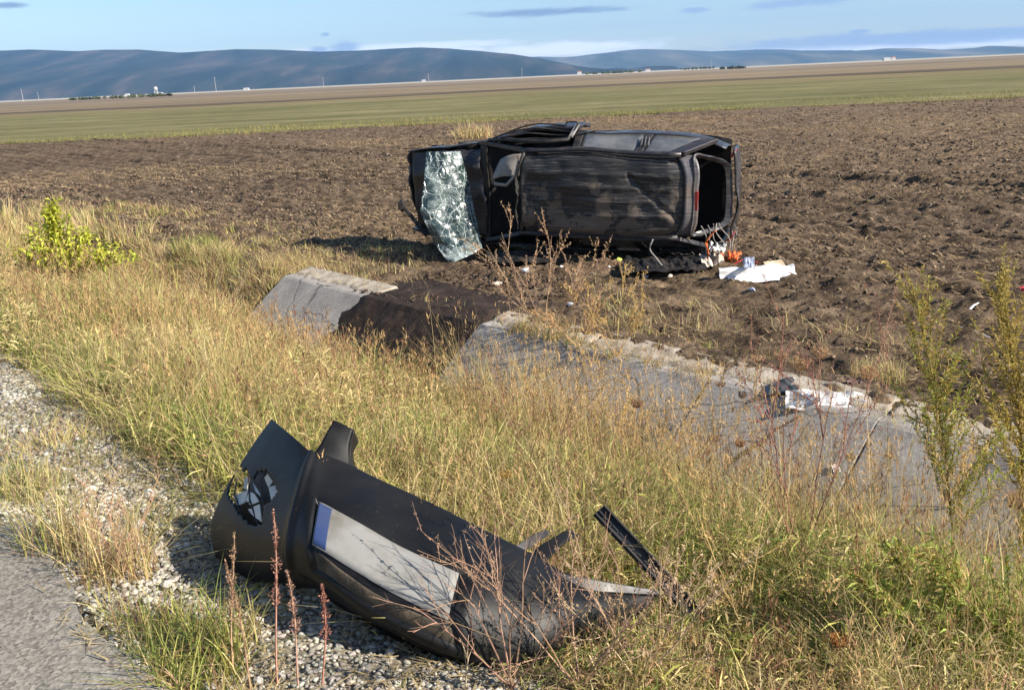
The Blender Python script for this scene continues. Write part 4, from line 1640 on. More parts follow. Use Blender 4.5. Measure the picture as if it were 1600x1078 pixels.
def pillar(x0, x1, sg, w0, w1, mat, name='pillar'):
    b = MB()
    q0, q1 = L(x0, sg * .755, .74), L(x1, sg * .575, 1.15)
    d = (q1 - q0).normalized()
    ax = Vector((1, 0, 0))
    n = d.cross(ax).normalized() * .03
    vs = []
    for q, w in ((q0, w0), (q1, w1)):
        for i, j in ((-1, -1), (1, -1), (1, 1), (-1, 1)):
            vs.append(q + ax * (w / 2 * i) + n * j)
    b.add(vs, [(0, 1, 2, 3), (7, 6, 5, 4), (0, 4, 5, 1), (1, 5, 6, 2), (2, 6, 7, 3), (3, 7, 4, 0)])
    return b.build(name, mat, car, bevel=.01)


for sg in (1, -1):
    pillar(-1.05, -.40, sg, .08, .07, M['paint'])
    pillar(.28, .34, sg, .11, .09, M['trim'])
    pillar(1.22, 1.16, sg, .12, .10, M['trim'])
    pillar(1.98, 1.64, sg, .24, .20, M['paint'])


def pane(x0, x1, x2, x3, sg, name='side_window'):
    b = MB()

    def fn(a, t):
        xb, xt = x0 + (x1 - x0) * a, x3 + (x2 - x3) * a
        return L(xb + (xt - xb) * t, sg * (.768 - .195 * t), .755 + .385 * t, .7)
    b.grid(fn, 12, 6)
    return b.build(name, M['glass'], car, smooth=True, solid=.006)


pane(.34, 1.16, 1.11, .39, 1)
pane(1.29, 1.88, 1.55, 1.22, 1)
pane(.34, 1.16, 1.11, .39, -1)
pane(1.29, 1.88, 1.55, 1.22, -1)
b = MB()                                              # bright strips on the pillar between the rear windows
for k in range(3):
    b.box(L(1.17 + .045 * k, .68, .965) + Vector((0, -.018, .03)), (.012, .22, .012), Euler((.42, 0, .12)).to_matrix())
b.build('pillar_trim', M['metal'], car)
# upper front door, sprung open: skin, window frame, handle
dr = rad(6.5)


def D(x, s, h):
    p = L(x, s, h, .6)
    q = L(-1.02, .86, .5, 0)
    d = p - q
    return q + Vector((d.x * math.cos(dr), d.y, d.z + d.x * math.sin(dr) * .62))


b = MB()
b.grid(lambda a, t: D(-1.0 + 1.26 * a, .785 + .03 * math.sin(math.pi * t) - .01, .77 - .70 * t) + Vector((0, 0, .02 * mnoise.noise((a * 6, t * 3, 4)))), 22, 10)
door = b.build('door', M['paint'], car, smooth=True, solid=.05)
b = MB()
b.tube([D(-.98, .78, .77), D(-.70, .72, .93), D(-.36, .63, 1.11), D(-.05, .61, 1.15), D(.24, .61, 1.15), D(.27, .70, .95), D(.27, .79, .76)], .03, .026, 6)
b.build('window_frame', M['trim'], door, smooth=True)
b = MB()
b.tube([D(.05, .80, .60), D(.08, .825, .60), D(.20, .825, .60), D(.23, .80, .60)], .012, .012, 6)
b.build('handle', M['trim'], door)
b = MB()
b.grid(lambda a, t: D(.24 + .05 * a, .65 + .15 * t, 1.12 - .34 * t), 2, 5)
b.build('door_edge', M['grey_plastic'], door, solid=.02)
b = MB()                                              # torn weatherstrips and a bent bar lying on the door
for k in range(5):
    x0 = -1.0 + .12 * k
    b.tube([D(x0 + t * 1.1, .79 - .03 * k + .06 * math.sin(t * 3 + k), .80 + .06 * k + .04 * math.sin(t * 5 + k)) + Vector((0, 0, -.015)) for t in np.linspace(0, 1, 7)], .012, .010, 5)
b.build('weatherstrip', M['trim'], door)
# bonnet, nose, scuttle
b = MB()
b.grid(lambda a, t: L(-2.22 + 1.15 * a, -.70 + 1.38 * t, .60 + .17 * a + .05 * math.sin(math.pi * t) + .06 * mnoise.noise((a * 3, t * 4, 1)), 2.2), 24, 24)
b.build('bonnet', M['paint'], car, smooth=True, solid=.02)
b = MB()
b.grid(lambda a, t: L(-2.22 - .10 * math.sin(math.pi * a) + .10 * mnoise.noise((a * 5, t * 5, 3)), -.70 + 1.38 * a, .58 - .56 * t, 3), 22, 12)
b.build('nose', M['trim'], car, smooth=False, solid=.03)
for s in (-.52, .40):
    b = MB()
    b.grid(lambda a, t: L(-2.27 + .04 * math.sin(math.pi * a), s - .16 + .32 * a, .56 - .16 * t), 6, 4)
    b.build('headlamp', M['glass'], car, solid=.02)
b = MB()
b.grid(lambda a, t: L(-1.10 + .10 * t, -.73 + 1.46 * a, .74 + .02 * t), 16, 3)
b.build('scuttle', M['trim'], car, solid=.02)
b = MB()
b.grid(lambda a, t: L(-1.02 + .45 * t, -.69 + 1.38 * a, .72 - .14 * math.sin(t * 2.6) + .02 * mnoise.noise((a * 6, t * 3, 8))), 16, 8)
b.build('dashboard', M['inside'], car, smooth=True, solid=.02)
b = MB()
ring = [L(-.55, -.36 + .19 * math.cos(t), .62 + .17 * math.sin(t), 0) + Vector((.07 * math.sin(t), 0, 0)) for t in np.linspace(0, 6.283, 20)]
b.tube(ring, .016, .016, 6)
b.tube([ring[0], ring[10]], .018, .018, 5)
b.build('steering_wheel', M['inside'], car, smooth=True)
# grey airbag and sun visor hanging in the windscreen opening
b = MB()
b.grid(lambda a, t: L(-.86 + .40 * a + .12 * t, .16 + .30 * t + .05 * math.sin(a * 3), 1.02 + .06 * math.sin(a * 3.1) - .04 * t), 10, 8)
b.build('airbag', M['grey_plastic'], car, smooth=True, solid=.03)
b = MB()
b.tube([L(-.80, .10, 1.06), L(-.62, .08, 1.10), L(-.48, .22, 1.12), L(-.44, .42, 1.12)], .026, .022, 6)
b.build('sun_visor', M['grey_plastic'], car, smooth=True)
b = MB()
for k in range(4):
    pts = [L(-.42 + .02 * math.sin(t * 9 + k * 2), .52 - .26 * k * .6 - t * .55, 1.24 + .02 * k) for t in np.linspace(0, 1, 8)]
    b.tube(pts, .008, .008, 5)
b.build('loose_cable', M['trim'], car)
b = MB()
b.grid(lambda a, t: L(-1.0 + 3.1 * a, -.72 + 1.44 * t, .14), 12, 6)
b.build('cabin_floor', M['inside'], car)


def seat(x, s, w, rear=False):
    b = MB()
    b.grid(lambda a, t: L(x - .02 + .46 * (t - .5) - .1, s - w / 2 + w * a, .36 + .05 * math.sin(math.pi * a) + .05 * math.sin(math.pi * t)), 8, 8)
    b.grid(lambda a, t: L(x + .18 + .18 * t, s - w / 2 + w * a, .38 + .52 * t + .02 * math.sin(math.pi * a)), 8, 8)
    o = b.build('seat', M['seat'], car, smooth=True, solid=.10)
    for q in ((s,) if not rear else (s - .4, s + .4)):
        b = MB()
        b.blob(L(x + .38, q, 1.0), (.05, .08, .12), jag=.05)
        b.build('headrest', M['grey_plastic'], o, smooth=True)


seat(-.10, .36, .46)
seat(-.10, -.36, .46)
seat(.85, 0, 1.20, True)
# shattered windscreen, torn from the header and folded out over the bonnet
LE = [(667, 237, 12.30), (663, 285, 12.12), (657, 330, 12.02), (678, 380, 11.95), (703, 412, 11.86)]
RE = [(719, 237, 12.40), (728, 270, 12.36), (737, 312, 12.30), (746, 352, 12.20), (753, 388, 12.08)]


def wind(a, t):
    q = t * 4
    i = min(3, int(q))
    f = q - i
    l = at_y(*LE[i]).lerp(at_y(*LE[i + 1]), f)
    r_ = at_y(*RE[i]).lerp(at_y(*RE[i + 1]), f)
    p = l.lerp(r_, a)
    p.y -= .10 * math.sin(math.pi * a) + .05 * mnoise.noise((a * 3, t * 6, 5)) + .02 * mnoise.noise((a * 9, t * 16, 6))
    return p


b = MB()
b.grid(wind, 22, 40)
b.build('windscreen', M['cracked'], car, world_pts=True, solid=.008)
# rear: spoiler, brake lamp, hatch frame round the empty window
b = MB()
b.grid(lambda a, t: L(1.775 - .15 * abs(2 * a - 1) ** 4 + (.17 + .06 * abs(2 * a - 1) ** 2) * t, -.54 + 1.08 * a, 1.205 - .06 * t - .10 * abs(2 * a - 1) ** 4 - .012 * math.sin(math.pi * t)), 22, 6)
b.build('spoiler', M['paint_silver'], car, smooth=True, solid=.03)
b = MB()
b.tube([L(1.775 - .14 * (abs(s) / .54) ** 4, s, 1.215 - .10 * (abs(s) / .54) ** 4) for s in np.linspace(-.53, .53, 17)], .012, .012, 5)
b.build('roof_seam', M['trim'], car)
b = MB()
b.box(L(1.925, -.06, 1.165), (.045, .04, .24))
b.build('brake_lamp', M['red_lens'], car, bevel=.006)


def hatch(ang, q):
    """ring round the opening: ang 0..1 round it, q 0 inner .. 1 outer"""
    t = ang * 2 * math.pi
    cs, sn = math.cos(t), math.sin(t)
    k = (abs(cs) ** 6 + abs(sn) ** 6) ** (-1 / 6)
    es, eq = cs * k, sn * k
    s = es * (.50 + .045 * q - .05 * eq) + .02 * mnoise.noise((es * 3, eq * 3, q))
    m_ = .5 + eq * (.50 + .05 * q)
    x = 1.93 + .36 * m_ - .10 * abs(es) ** 4 * (1 - m_)
    h = 1.15 - .46 * m_ - .05 * abs(es) ** 4 * (1 - m_)
    return L(x - .06 * (1 - q), s, h)


b = MB()
b.grid(lambda a, t: hatch(a, t), 64, 3)
b.build('hatch_frame', M['paint_frame'], car, smooth=False, solid=.025)
b = MB()
b.grid(lambda a, t: L(2.30 - .03 * t + .05 * math.sin(math.pi * a) + .03 * mnoise.noise((a * 4, t * 4, 9)), -.68 + 1.36 * a, .68 - .62 * t), 20, 10)
b.build('tailgate', M['paint'], car, smooth=True, solid=.025)
for s in (-.68, .62):
    b = MB()
    b.grid(lambda a, t: L(2.27 + .04 * a, s - .04 + .10 * a, .66 - .24 * t), 4, 5)
    b.build('tail_lamp', M['red_lens'], car, solid=.03)
b = MB()                                              # torn wires and trim hanging from the lower rear corner
for k in range(7):
    x0, h0 = 2.0 + .05 * k, 1.15 - .09 * k
    b.tube([L(x0 + .14 * t + .03 * math.sin(t * 6 + k), -.42 - .42 * t, h0 + .05 * math.sin(t * 4 + k * 2)) for t in np.linspace(0, 1, 7)], .009, .005, 4)
b.build('torn_trim', M['grey_plastic'], car)
b = MB()
b.grid(lambda a, t: L(-2.2 + 4.4 * a, -.76 + 1.52 * t, .03 + .03 * mnoise.noise((a * 9, t * 5, 2))), 30, 10)
ub = b.build('underbody', M['trim'], car, solid=.02)
b = MB()
b.tube([L(-.9, .15, -.02), L(.2, .12, -.03), L(1.0, .2, -.02), L(2.0, .35, -.02)], .035, .035, 7)
b.build('exhaust', M['metal'], ub, smooth=True)
for wx in (-1.42, 1.35):
    for ws in (-.66, .64):
        c0 = L(wx, ws, .05, .4)
        prof_t = [(.20, -.09), (.29, -.10), (.315, -.075), (.32, 0), (.315, .075), (.29, .10), (.20, .09)]
        b = MB()
        n_ = 26
        vs = [c0 + Vector((rr * math.cos(6.2832 * i / n_), rr * math.sin(6.2832 * i / n_), zz)) for i in range(n_) for rr, zz in prof_t]
        m_ = len(prof_t)
        fs = [(i * m_ + j, i * m_ + (j + 1) % m_, ((i + 1) % n_) * m_ + (j + 1) % m_, ((i + 1) % n_) * m_ + j) for i in range(n_) for j in range(m_)]
        b.add(vs, fs)
        wh = b.build('wheel', M['rubber'], car, smooth=True)
        b = MB()
        for zz in (.06, -.06):
            for k in range(5):
                t = 6.2832 * k / 5
                b.tube([c0 + Vector((0, 0, zz)), c0 + Vector((.2 * math.cos(t), .2 * math.sin(t), zz))], .035, .025, 5)
        b.tube([c0 + Vector((0, 0, -.09)), c0 + Vector((0, 0, .09))], .07, .07, 10)
        b.tube([c0 + Vector((.205 * math.cos(t), .205 * math.sin(t), 0)) for t in np.linspace(0, 6.2832, 25)], .018, .018, 6)
        b.build('rim', M['alloy'], wh)
mir = MB()
q = at_y(628, 322, 12.9)
mir.blob(q, (.07, .06, .10), jag=.15)
mir.tube([q, q + Vector((.12, -.1, -.12)), q + Vector((.34, -.18, -.42))], .025, .03, 6)
mir.build('wing_mirror', M['trim'], car, world_pts=True, smooth=False)

# ------------------------------------------------------------------ the bumper on the shoulder
NET = [[(425, 655, 3.15), (370, 735, 3.10), (333, 810, 3.05), (337, 868, 2.96)],
       [(455, 680, 2.98), (420, 760, 2.88), (388, 842, 2.80), (392, 905, 2.78)],
       [(488, 707, 2.87), (470, 765, 2.72), (452, 850, 2.60), (462, 912, 2.62)],
       [(520, 716, 2.88), (503, 778, 2.68), (492, 862, 2.50), (522, 945, 2.50)],
       [(577, 742, 2.86), (552, 806, 2.62), (538, 895, 2.43), (568, 972, 2.42)],
       [(645, 773, 2.80), (613, 845, 2.56), (592, 930, 2.37), (622, 1000, 2.38)],
       [(740, 820, 2.73), (712, 885, 2.48), (692, 975, 2.31), (716, 1045, 2.33)],
       [(832, 866, 2.70), (812, 925, 2.48), (792, 1010, 2.34), (800, 1064, 2.36)],
       [(905, 903, 2.68), (893, 940, 2.52), (876, 1002, 2.42), (870, 1052, 2.42)],
       [(1032, 924, 2.74), (1010, 946, 2.68), (975, 985, 2.62), (955, 1015, 2.58)]]
NP = [[at_y(*q) for q in c] for c in NET]
for c in NP:                                          # lip turned under
    c.append(c[3] + Vector((.02, .10, -.015)))


def cr_(p, t):
    n_ = len(p) - 1
    q = min(max(t, 0), 1) * n_
    i = min(int(q), n_ - 1)
    f = q - i
    a_, b_, c_, d_ = p[max(i - 1, 0)], p[i], p[i + 1], p[min(i + 2, n_)]
    return .5 * ((2 * b_) + (c_ - a_) * f + (2 * a_ - 5 * b_ + 4 * c_ - d_) * f * f + (3 * b_ - a_ - 3 * c_ + d_) * f ** 3)


def bs(a, t):
    return cr_([cr_(c, t) for c in NP], a)


def bn(a, t):
    e = .01
    n_ = (bs(a + e, t) - bs(a - e, t)).cross(bs(a, t + e) - bs(a, t - e)).normalized()
    return n_ if n_.y < 0 else -n_


def bsurf(a, t):
    """outer skin: a crease at the corner, a plate recess and a step above the lower valance"""
    p, n_ = bs(a, t), bn(a, t)
    d = 0.0
    d += .012 * math.exp(-((a - .222) / .012) ** 2)
    inx = min(1, max(0, (a - .30) / .02)) * min(1, max(0, (.70 - a) / .02))
    iny = min(1, max(0, (t - .26) / .02)) * min(1, max(0, (.60 - t) / .02))
    d -= .014 * inx * iny
    d -= .015 * min(1, max(0, (t - .64) / .015)) * min(1, max(0, (a - .24) / .03))
    d += .004 * mnoise.noise((a * 9, t * 5, 3))
    return p + n_ * d


def pix(p):
    d = p - Vector((0, 0, CAM_Z))
    k = d.dot(cf)
    return 800 + FPX * d.dot(cr) / k, 539 - FPX * d.dot(cu) / k


# outline of the broken lamp opening, as (a, t) on the skin
_tab = [(a_, t_, *pix(bs(a_, t_))) for a_ in np.linspace(0, .26, 80) for t_ in np.linspace(0, .8, 80)]
_ta = np.array(_tab)


def inv(px, py):
    k = np.argmin((_ta[:, 2] - px) ** 2 + (_ta[:, 3] - py) ** 2)
    return _ta[k, 0], _ta[k, 1]


HOLE = [inv(*q) for q in ((374, 723), (366, 738), (357, 771), (366, 790), (375, 800), (396, 822), (410, 820), (413, 788), (422, 782), (434, 768), (428, 752), (418, 734), (404, 736), (398, 748), (391, 749), (386, 733), (380, 738))]


def hole(a, t):
    if a > .26 or t > .8:
        return True
    c = False
    for (x0, y0), (x1, y1) in zip(HOLE, HOLE[1:] + HOLE[:1]):
        if (y0 > t) != (y1 > t) and a < (x1 - x0) * (t - y0) / (y1 - y0) + x0:
            c = not c
    return not c


def make_bumper_mat():
    m, nt, b = new_mat('bumper_plastic')
    vec = coords(nt)
    f = tex_noise(nt, vec, 3.2, 7, .6)
    c = ramp(nt, f, [(.4, (.007, .007, .0075)), (.66, (.013, .0125, .0125)), (.84, (.05, .043, .036))])
    s = tex_noise(nt, coords(nt, (3, 9, 40), .5), 4, 7, .8)
    c = mixc(nt, ramp(nt, s, [(.62, (0,) * 3), (.68, (.4,) * 3)]), c, (.07, .065, .06))
    sp = tex_noise(nt, vec, 48, 3, .7)
    c = mixc(nt, ramp(nt, sp, [(.70, (0,) * 3), (.74, (.6,) * 3)]), c, (.10, .088, .075))
    nt.links.new(c, b.inputs['Base Color'])
    nt.links.new(ramp(nt, f, [(.35, (.36,) * 3), (.8, (.62,) * 3)]), b.inputs['Roughness'])
    b.inputs['Specular IOR Level'].default_value = .25
    bump(nt, b, tex_noise(nt, vec, 60, 4, .7), .12, .004)
    return m


M['bumper'] = make_bumper_mat()
BO = put(560, 1000)
bumper = empty('car_bumper', BO, 'torn-off black car bumper with number plate lying on the gravel shoulder', 'bumper')
b = MB()
b.grid(bsurf, 260, 100, keep=hole)
b.build('bumper_skin', M['bumper'], bumper, smooth=True, world_pts=True, solid=.005, offset=0)
# upright tabs beside the lamps
def slabpoly(pts, thick, name, mat, parent, n=10, curl=0.0, inner=None):
    """strip between two polylines given as photo pixel + depth"""
    A = [at_y(*p) for p in pts[0]]
    B_ = [at_y(*p) for p in pts[1]]
    b = MB()

    def fn(a, t):
        p = cr_(A, t).lerp(cr_(B_, t), a)
        p.y -= curl * math.sin(math.pi * a)
        return p + mnoise.noise_vector(p * 14) * .003
    b.grid(fn, n, 14)
    return b.build(name, mat, parent, smooth=True, world_pts=True, solid=thick, offset=0)


M['dusty_strip'] = plain_mat('dusty_grey_strip', (.055, .053, .053), .5, .4, dirt=(.03, .028, .026))
slabpoly([[(487, 712, 2.86), (497, 700, 2.90), (510, 676, 2.94), (521, 657, 2.98)], [(560, 748, 2.84), (548, 728, 2.88), (545, 700, 2.92), (552, 670, 2.96)]], .006, 'corner_tab', M['bumper'], bumper, curl=.006)
slabpoly([[(521, 658, 2.98), (522, 662, 3.04)], [(553, 672, 2.96), (556, 690, 3.05)]], .006, 'tab_flange', M['bumper'], bumper)
slabpoly([[(553, 672, 2.96), (546, 705, 2.93), (552, 735, 2.88), (600, 765, 2.84)], [(560, 690, 3.04), (552, 712, 3.0), (562, 738, 2.96), (606, 763, 2.92)]], .006, 'tab_edge', M['bumper'], bumper)
slabpoly([[(822, 872, 2.71), (838, 858, 2.76), (868, 838, 2.84), (890, 826, 2.90)], [(848, 884, 2.68), (858, 872, 2.72), (882, 848, 2.82), (905, 834, 2.90)]], .006, 'corner_tab', M['bumper'], bumper, curl=.02)
slabpoly([[(806, 852, 2.74), (825, 840, 2.80), (850, 827, 2.88)], [(815, 860, 2.74), (836, 850, 2.79), (860, 832, 2.88)]], .005, 'bracket', M['dusty_strip'], bumper)
slabpoly([[(842, 884, 2.66), (870, 894, 2.655), (930, 906, 2.65), (1036, 923, 2.72)], [(838, 900, 2.63), (868, 912, 2.62), (930, 924, 2.62), (1034, 929, 2.71)]], .006, 'lower_strip', M['dusty_strip'], bumper)
# number plate in its recess: white-grey plate with a blue band at its left end, too smeared to read
M['plate'] = plain_mat('plate_white', (.24, .235, .22), .8, .2, dirt=(.12, .108, .088))
M['plate_blue'] = plain_mat('plate_blue', (.025, .05, .15), .6, .3, dirt=(.05, .065, .12))
M['mudded'] = noise_mat('muddy_recess', [(.3, (.03, .026, .022)), (.55, (.085, .066, .046)), (.75, (.14, .11, .075))], 9, 6, .8, .4, 30)


def on_b(a0, a1, t0, t1, off, name, mat, parent, n=(30, 10), th=.003):
    b = MB()

    def fn(a, t):
        aa, tt = a0 + (a1 - a0) * a, t0 + (t1 - t0) * t
        return bs(aa, tt) + bn(aa, tt) * off
    b.grid(fn, *n)
    return b.build(name, mat, parent, smooth=True, world_pts=True, solid=th)


def flat_plate(a0, a1, t0, t1, lift, name, mat, parent):
    """flat sheet metal held at its corners, only slightly bowed to the bumper"""
    A0, A1, T0, T1 = .325, .675, .275, .475
    C_ = [[bs(a, t) + bn(a, t) * .002 for a in (A0, A1)] for t in (T0, T1)]
    b = MB()

    def fn(i, j):
        a, t = a0 + (a1 - a0) * i, t0 + (t1 - t0) * j
        fa, ft = (a - A0) / (A1 - A0), (t - T0) / (T1 - T0)
        flat = C_[0][0].lerp(C_[0][1], fa).lerp(C_[1][0].lerp(C_[1][1], fa), ft)
        n_ = bn(.5, .37)
        return flat.lerp(bs(a, t), .45) + n_ * (.001 + lift)
    b.grid(fn, 24, 6)
    return b.build(name, mat, parent, smooth=True, world_pts=True, solid=.002)


pl = flat_plate(.325, .675, .275, .475, 0, 'number_plate', M['plate'], bumper)
flat_plate(.328, .366, .282, .468, .0022, 'blue_band', M['plate_blue'], pl)
on_b(.315, .69, .50, .61, -.012, 'plate_recess', M['mudded'], bumper)
# shards of the broken fog lamp left in the hole
M['shard'] = plain_mat('lamp_shard', (.66, .62, .54), .5, .3, dirt=(.42, .39, .33))
random.seed(9)
SH = [[(361, 773), (372, 766), (384, 766), (378, 782), (368, 790)], [(386, 767), (396, 771), (403, 783), (388, 788), (381, 782)], [(392, 792), (404, 786), (405, 815), (396, 808)], [(382, 795), (390, 793), (394, 806), (386, 801)],
      [(388, 752), (393, 756), (402, 768), (402, 776), (394, 768)], [(377, 743), (383, 742), (382, 762), (377, 760)], [(409, 746), (417, 739), (424, 752), (415, 758)], [(415, 760), (425, 755), (433, 768), (420, 781)]]
for ring_px in SH:
    b = MB()
    ring = []
    dz_ = random.uniform(-.006, .004)
    for q in ring_px:
        a_, t_ = inv(*q)
        ring.append(bs(a_, t_) + bn(a_, t_) * (-.012 + dz_ + random.uniform(-.004, .004)))
    b.add(ring, [tuple(range(len(ring)))])
    b.build('lamp_shard', M['shard'], bumper, world_pts=True, solid=.003)
b = MB()
for q0, q1 in (((365, 745), (372, 800)), ((384, 740), (398, 818)), ((404, 745), (410, 800)), ((362, 790), (402, 778))):
    (a0, t0), (a1, t1) = inv(*q0), inv(*q1)
    b.tube([bs(a0, t0) - bn(a0, t0) * .016, bs((a0 + a1) / 2, (t0 + t1) / 2) - bn(a0, t0) * .004, bs(a1, t1) - bn(a1, t1) * .016], .0035, .0025, 5)
b.build('lamp_bars', M['trim'], bumper, world_pts=True)
# dark liner behind the hole
b = MB()
b.grid(lambda a, t: bs(.02 + .15 * a, .14 + .45 * t) - bn(.02 + .15 * a, .14 + .45 * t) * .05, 10, 10)
b.build('lamp_housing', M['trim'], bumper, world_pts=True, solid=.004)

# black trim strip leaning in the grass
P0, P1 = at_y(935, 797, 2.95), at_y(1108, 985, 2.72)
strip = empty('trim_strip', P1, 'long black ribbed plastic strip leaning in the grass right of the bumper', 'trim strip')
ax = (P1 - P0)
Ls = ax.length
ax.normalize()
sd1 = ax.cross(Vector((-.2, -.6, .75))).normalized()
up1 = sd1.cross(ax).normalized()
if up1.z < 0: up1, sd1 = -up1, -sd1
b = MB()


def bar(cx, w0, w1, z0_, z1_, t0=0, t1=1):
    vs = []
    for t in np.linspace(t0, t1, 9):
        p = P0 + ax * Ls * t + up1 * (.012 * math.sin(t * 3))
        for a_, z_ in ((w0, z0_), (w1, z0_), (w1, z1_), (w0, z1_)):
            vs.append(p + sd1 * (cx + a_) + up1 * z_)
    fs = [(i * 4 + j, i * 4 + (j + 1) % 4, (i + 1) * 4 + (j + 1) % 4, (i + 1) * 4 + j) for i in range(8) for j in range(4)] + [(3, 2, 1, 0), (32, 33, 34, 35)]
    b.add(vs, fs)


bar(0, -.028, .028, -.004, .004)
bar(0, -.029, -.021, -.003, .022)
bar(0, .014, .021, .003, .015)
b.build('bar', M['trim'], strip, world_pts=True, bevel=.002)
b = MB()
for k in range(16):
    p = P0 + ax * Ls * (k + .5) / 16
    b.box(p + up1 * .009, (.005, .03, .010), Matrix((sd1, ax, up1)).transposed())
b.build('ribs', M['trim'], strip, world_pts=True)
b = MB()
for k in range(5):
    p = P0 + ax * Ls * (.14 + .17 * k)
    b.box(p - sd1 * .0 - up1 * .018 - sd1 * .012, (.02, .05, .03), Matrix((sd1, ax, up1)).transposed())
b.build('clips', M['trim'], strip, world_pts=True)

# ------------------------------------------------------------------ debris
M['white_sheet'] = plain_mat('white_sheet', (.70, .69, .68), .6, .3, dirt=(.50, .48, .46))
M['orange'] = plain_mat('orange_fabric', (.62, .13, .03), .8, .2, dirt=(.40, .16, .08))
M['black_cloth'] = plain_mat('black_cloth', (.012, .012, .014), .9, .2, dirt=(.05, .04, .033))
M['beige'] = plain_mat('beige_board', (.55, .43, .30), .8, .2)
M['lime'] = plain_mat('lime_plastic', (.48, .55, .10), .5, .3)
M['blue_grey'] = plain_mat('blue_grey_plastic', (.42, .45, .55), .6, .3)
M['red'] = plain_mat('red_plastic', (.55, .05, .05), .5, .4)
M['rag'] = plain_mat('dirty_rag', (.52, .45, .38), .9, .2, dirt=(.30, .24, .19))


def crumpled(name, quad, mat, label, cat, amp=.05, n=(18, 10), lift=.03, th=.006, group=None, sub=None):
    """a creased sheet between four photo points that lie on the ground"""
    c = [put(*q) for q in quad]
    base = sum(c, Vector()) / 4
    base.z = max(p.z for p in c)
    sd_ = random.uniform(0, 90)

    def fn(a, t):
        p = c[0].lerp(c[1], a).lerp(c[3].lerp(c[2], a), t)
        k = mnoise.noise((a * 4 + sd_, t * 3, 1)) * .7 + abs(mnoise.noise((a * 9 + sd_, t * 6, 2))) * .6
        e = .02 * mnoise.noise((a * 12, t * 12, sd_))
        return Vector((p.x + e, p.y + e, base.z + lift + amp * k)) - base
    root = empty(name, base, label, cat, group) if sub else None
    b = MB()
    b.grid(fn, *n)
    if root:
        o = b.build(sub, mat, root, smooth=False, solid=th)
        return root
    o = b.build(name, mat, None, smooth=False, solid=th)
    o.location = base
    return tag(o, label, cat, group)


random.seed(77)
DG = 'debris thrown out around the car'


def stand(name, px, py, w, h, mat, label, cat, lean=.3, yaw=0, amp=.03, lift=0.0):
    """creased panel propped up on its lower edge"""
    base = put(px, py) + Vector((0, 0, lift))
    sd_ = random.uniform(0, 90)
    R_ = Euler((-lean, 0, yaw)).to_matrix()
    b = MB()
    b.grid(lambda a, t: R_ @ Vector(((a - .5) * w, amp * mnoise.noise((a * 5 + sd_, t * 3, 1)), h * t * (1 - .18 * abs(mnoise.noise((a * 4, sd_, 3)))) - .02)), 20, 8)
    o = b.build(name, mat, None, smooth=False, solid=.012)
    o.location = base
    return tag(o, label, cat, DG)


stand('white_sheeting', 1187, 441, .92, .22, M['white_sheet'], 'long crumpled white panel lying at the right of the debris by the car', 'panel', .72, .10, .05, .05)
stand('board', 1215, 425, .26, .17, M['beige'], 'small beige board leaning behind the white panel', 'board', .9, .3, .01)
crumpled('plastic_scrap', [(1160, 428), (1178, 428), (1178, 446), (1162, 446)], M['blue_grey'], 'small blue-grey plastic scrap lying on the white panel', 'scrap', .03, (8, 6), .16, group=DG)


def strap(px0, pts, mat, label, cat, name, w=.02, fl=.35):
    base = put(*px0)
    P_ = [Vector(p) for p in pts]
    Q_ = [cr_(P_, t) for t in np.linspace(0, 1, 14)]
    b = MB()
    b.tube(Q_, w, w * .9, 6, flat=fl)
    o = b.build(name, mat, None, smooth=True)
    o.location = base
    return tag(o, label, cat, DG)


strap((1105, 418), [(0, 0, 0), (.01, 0, .16), (-.02, 0, .30), (.06, .02, .40), (.10, 0, .44)], M['orange'], 'orange strap hanging straight down at the rear corner of the car', 'strap', 'orange_strap', .028)
strap((1122, 410), [(-.06, 0, .02), (.05, 0, .12), (.10, 0, .03), (.25, 0, .05), (.45, 0, .02)], M['orange'], 'orange-red strap lying flat behind the white panel', 'strap', 'orange_strap', .028)
strap((1148, 414), [(-.02, 0, .02), (.12, .02, .07), (.3, 0, .03)], M['red'], 'thin red strap end beside the orange one', 'strap', 'red_strap', .02)
crumpled('orange_rag', [(1136, 404), (1158, 404), (1152, 416), (1138, 416)], M['orange'], 'crumpled orange rag at the left end of the white panel', 'rag', .10, (12, 8), .02, group=DG)
crumpled('pale_rag', [(1090, 402), (1132, 400), (1130, 422), (1096, 424)], M['rag'], 'dirty pale rag below the rear corner of the car', 'rag', .12, (14, 10), .02, group=DG)
crumpled('white_bag', [(1108, 404), (1136, 402), (1132, 414), (1110, 416)], M['white_sheet'], 'small crumpled white bag on the pale rag', 'bag', .08, (12, 9), .16, group=DG)
crumpled('green_rag', [(1072, 408), (1102, 408), (1100, 424), (1078, 426)], plain_mat('pale_green_cloth', (.34, .37, .28), .9, .2), 'pale green rag left of the white bag', 'rag', .09, (12, 8), .03, group=DG)
crumpled('black_coat', [(975, 416), (1092, 412), (1104, 434), (968, 438)], M['black_cloth'], 'heap of black cloth spread on the soil below the roof of the car', 'cloth', .12, (26, 12), .03, group=DG)
crumpled('plastic_wreckage', [(1010, 398), (1080, 396), (1085, 412), (1012, 414)], M['trim'], 'broken black plastic panel wedged under the rear of the car', 'panel', .16, (16, 10), .06, group=DG)
crumpled('black_sheet', [(760, 404), (860, 400), (870, 418), (765, 420)], M['trim'], 'black torn sheet under the front of the roof', 'panel', .10, (18, 8), .03, group=DG)
stand('grey_duct', 1090, 394, .30, .10, M['grey_plastic'], 'pale grey duct piece right under the rear roof corner', 'duct', .3, .1, .04)
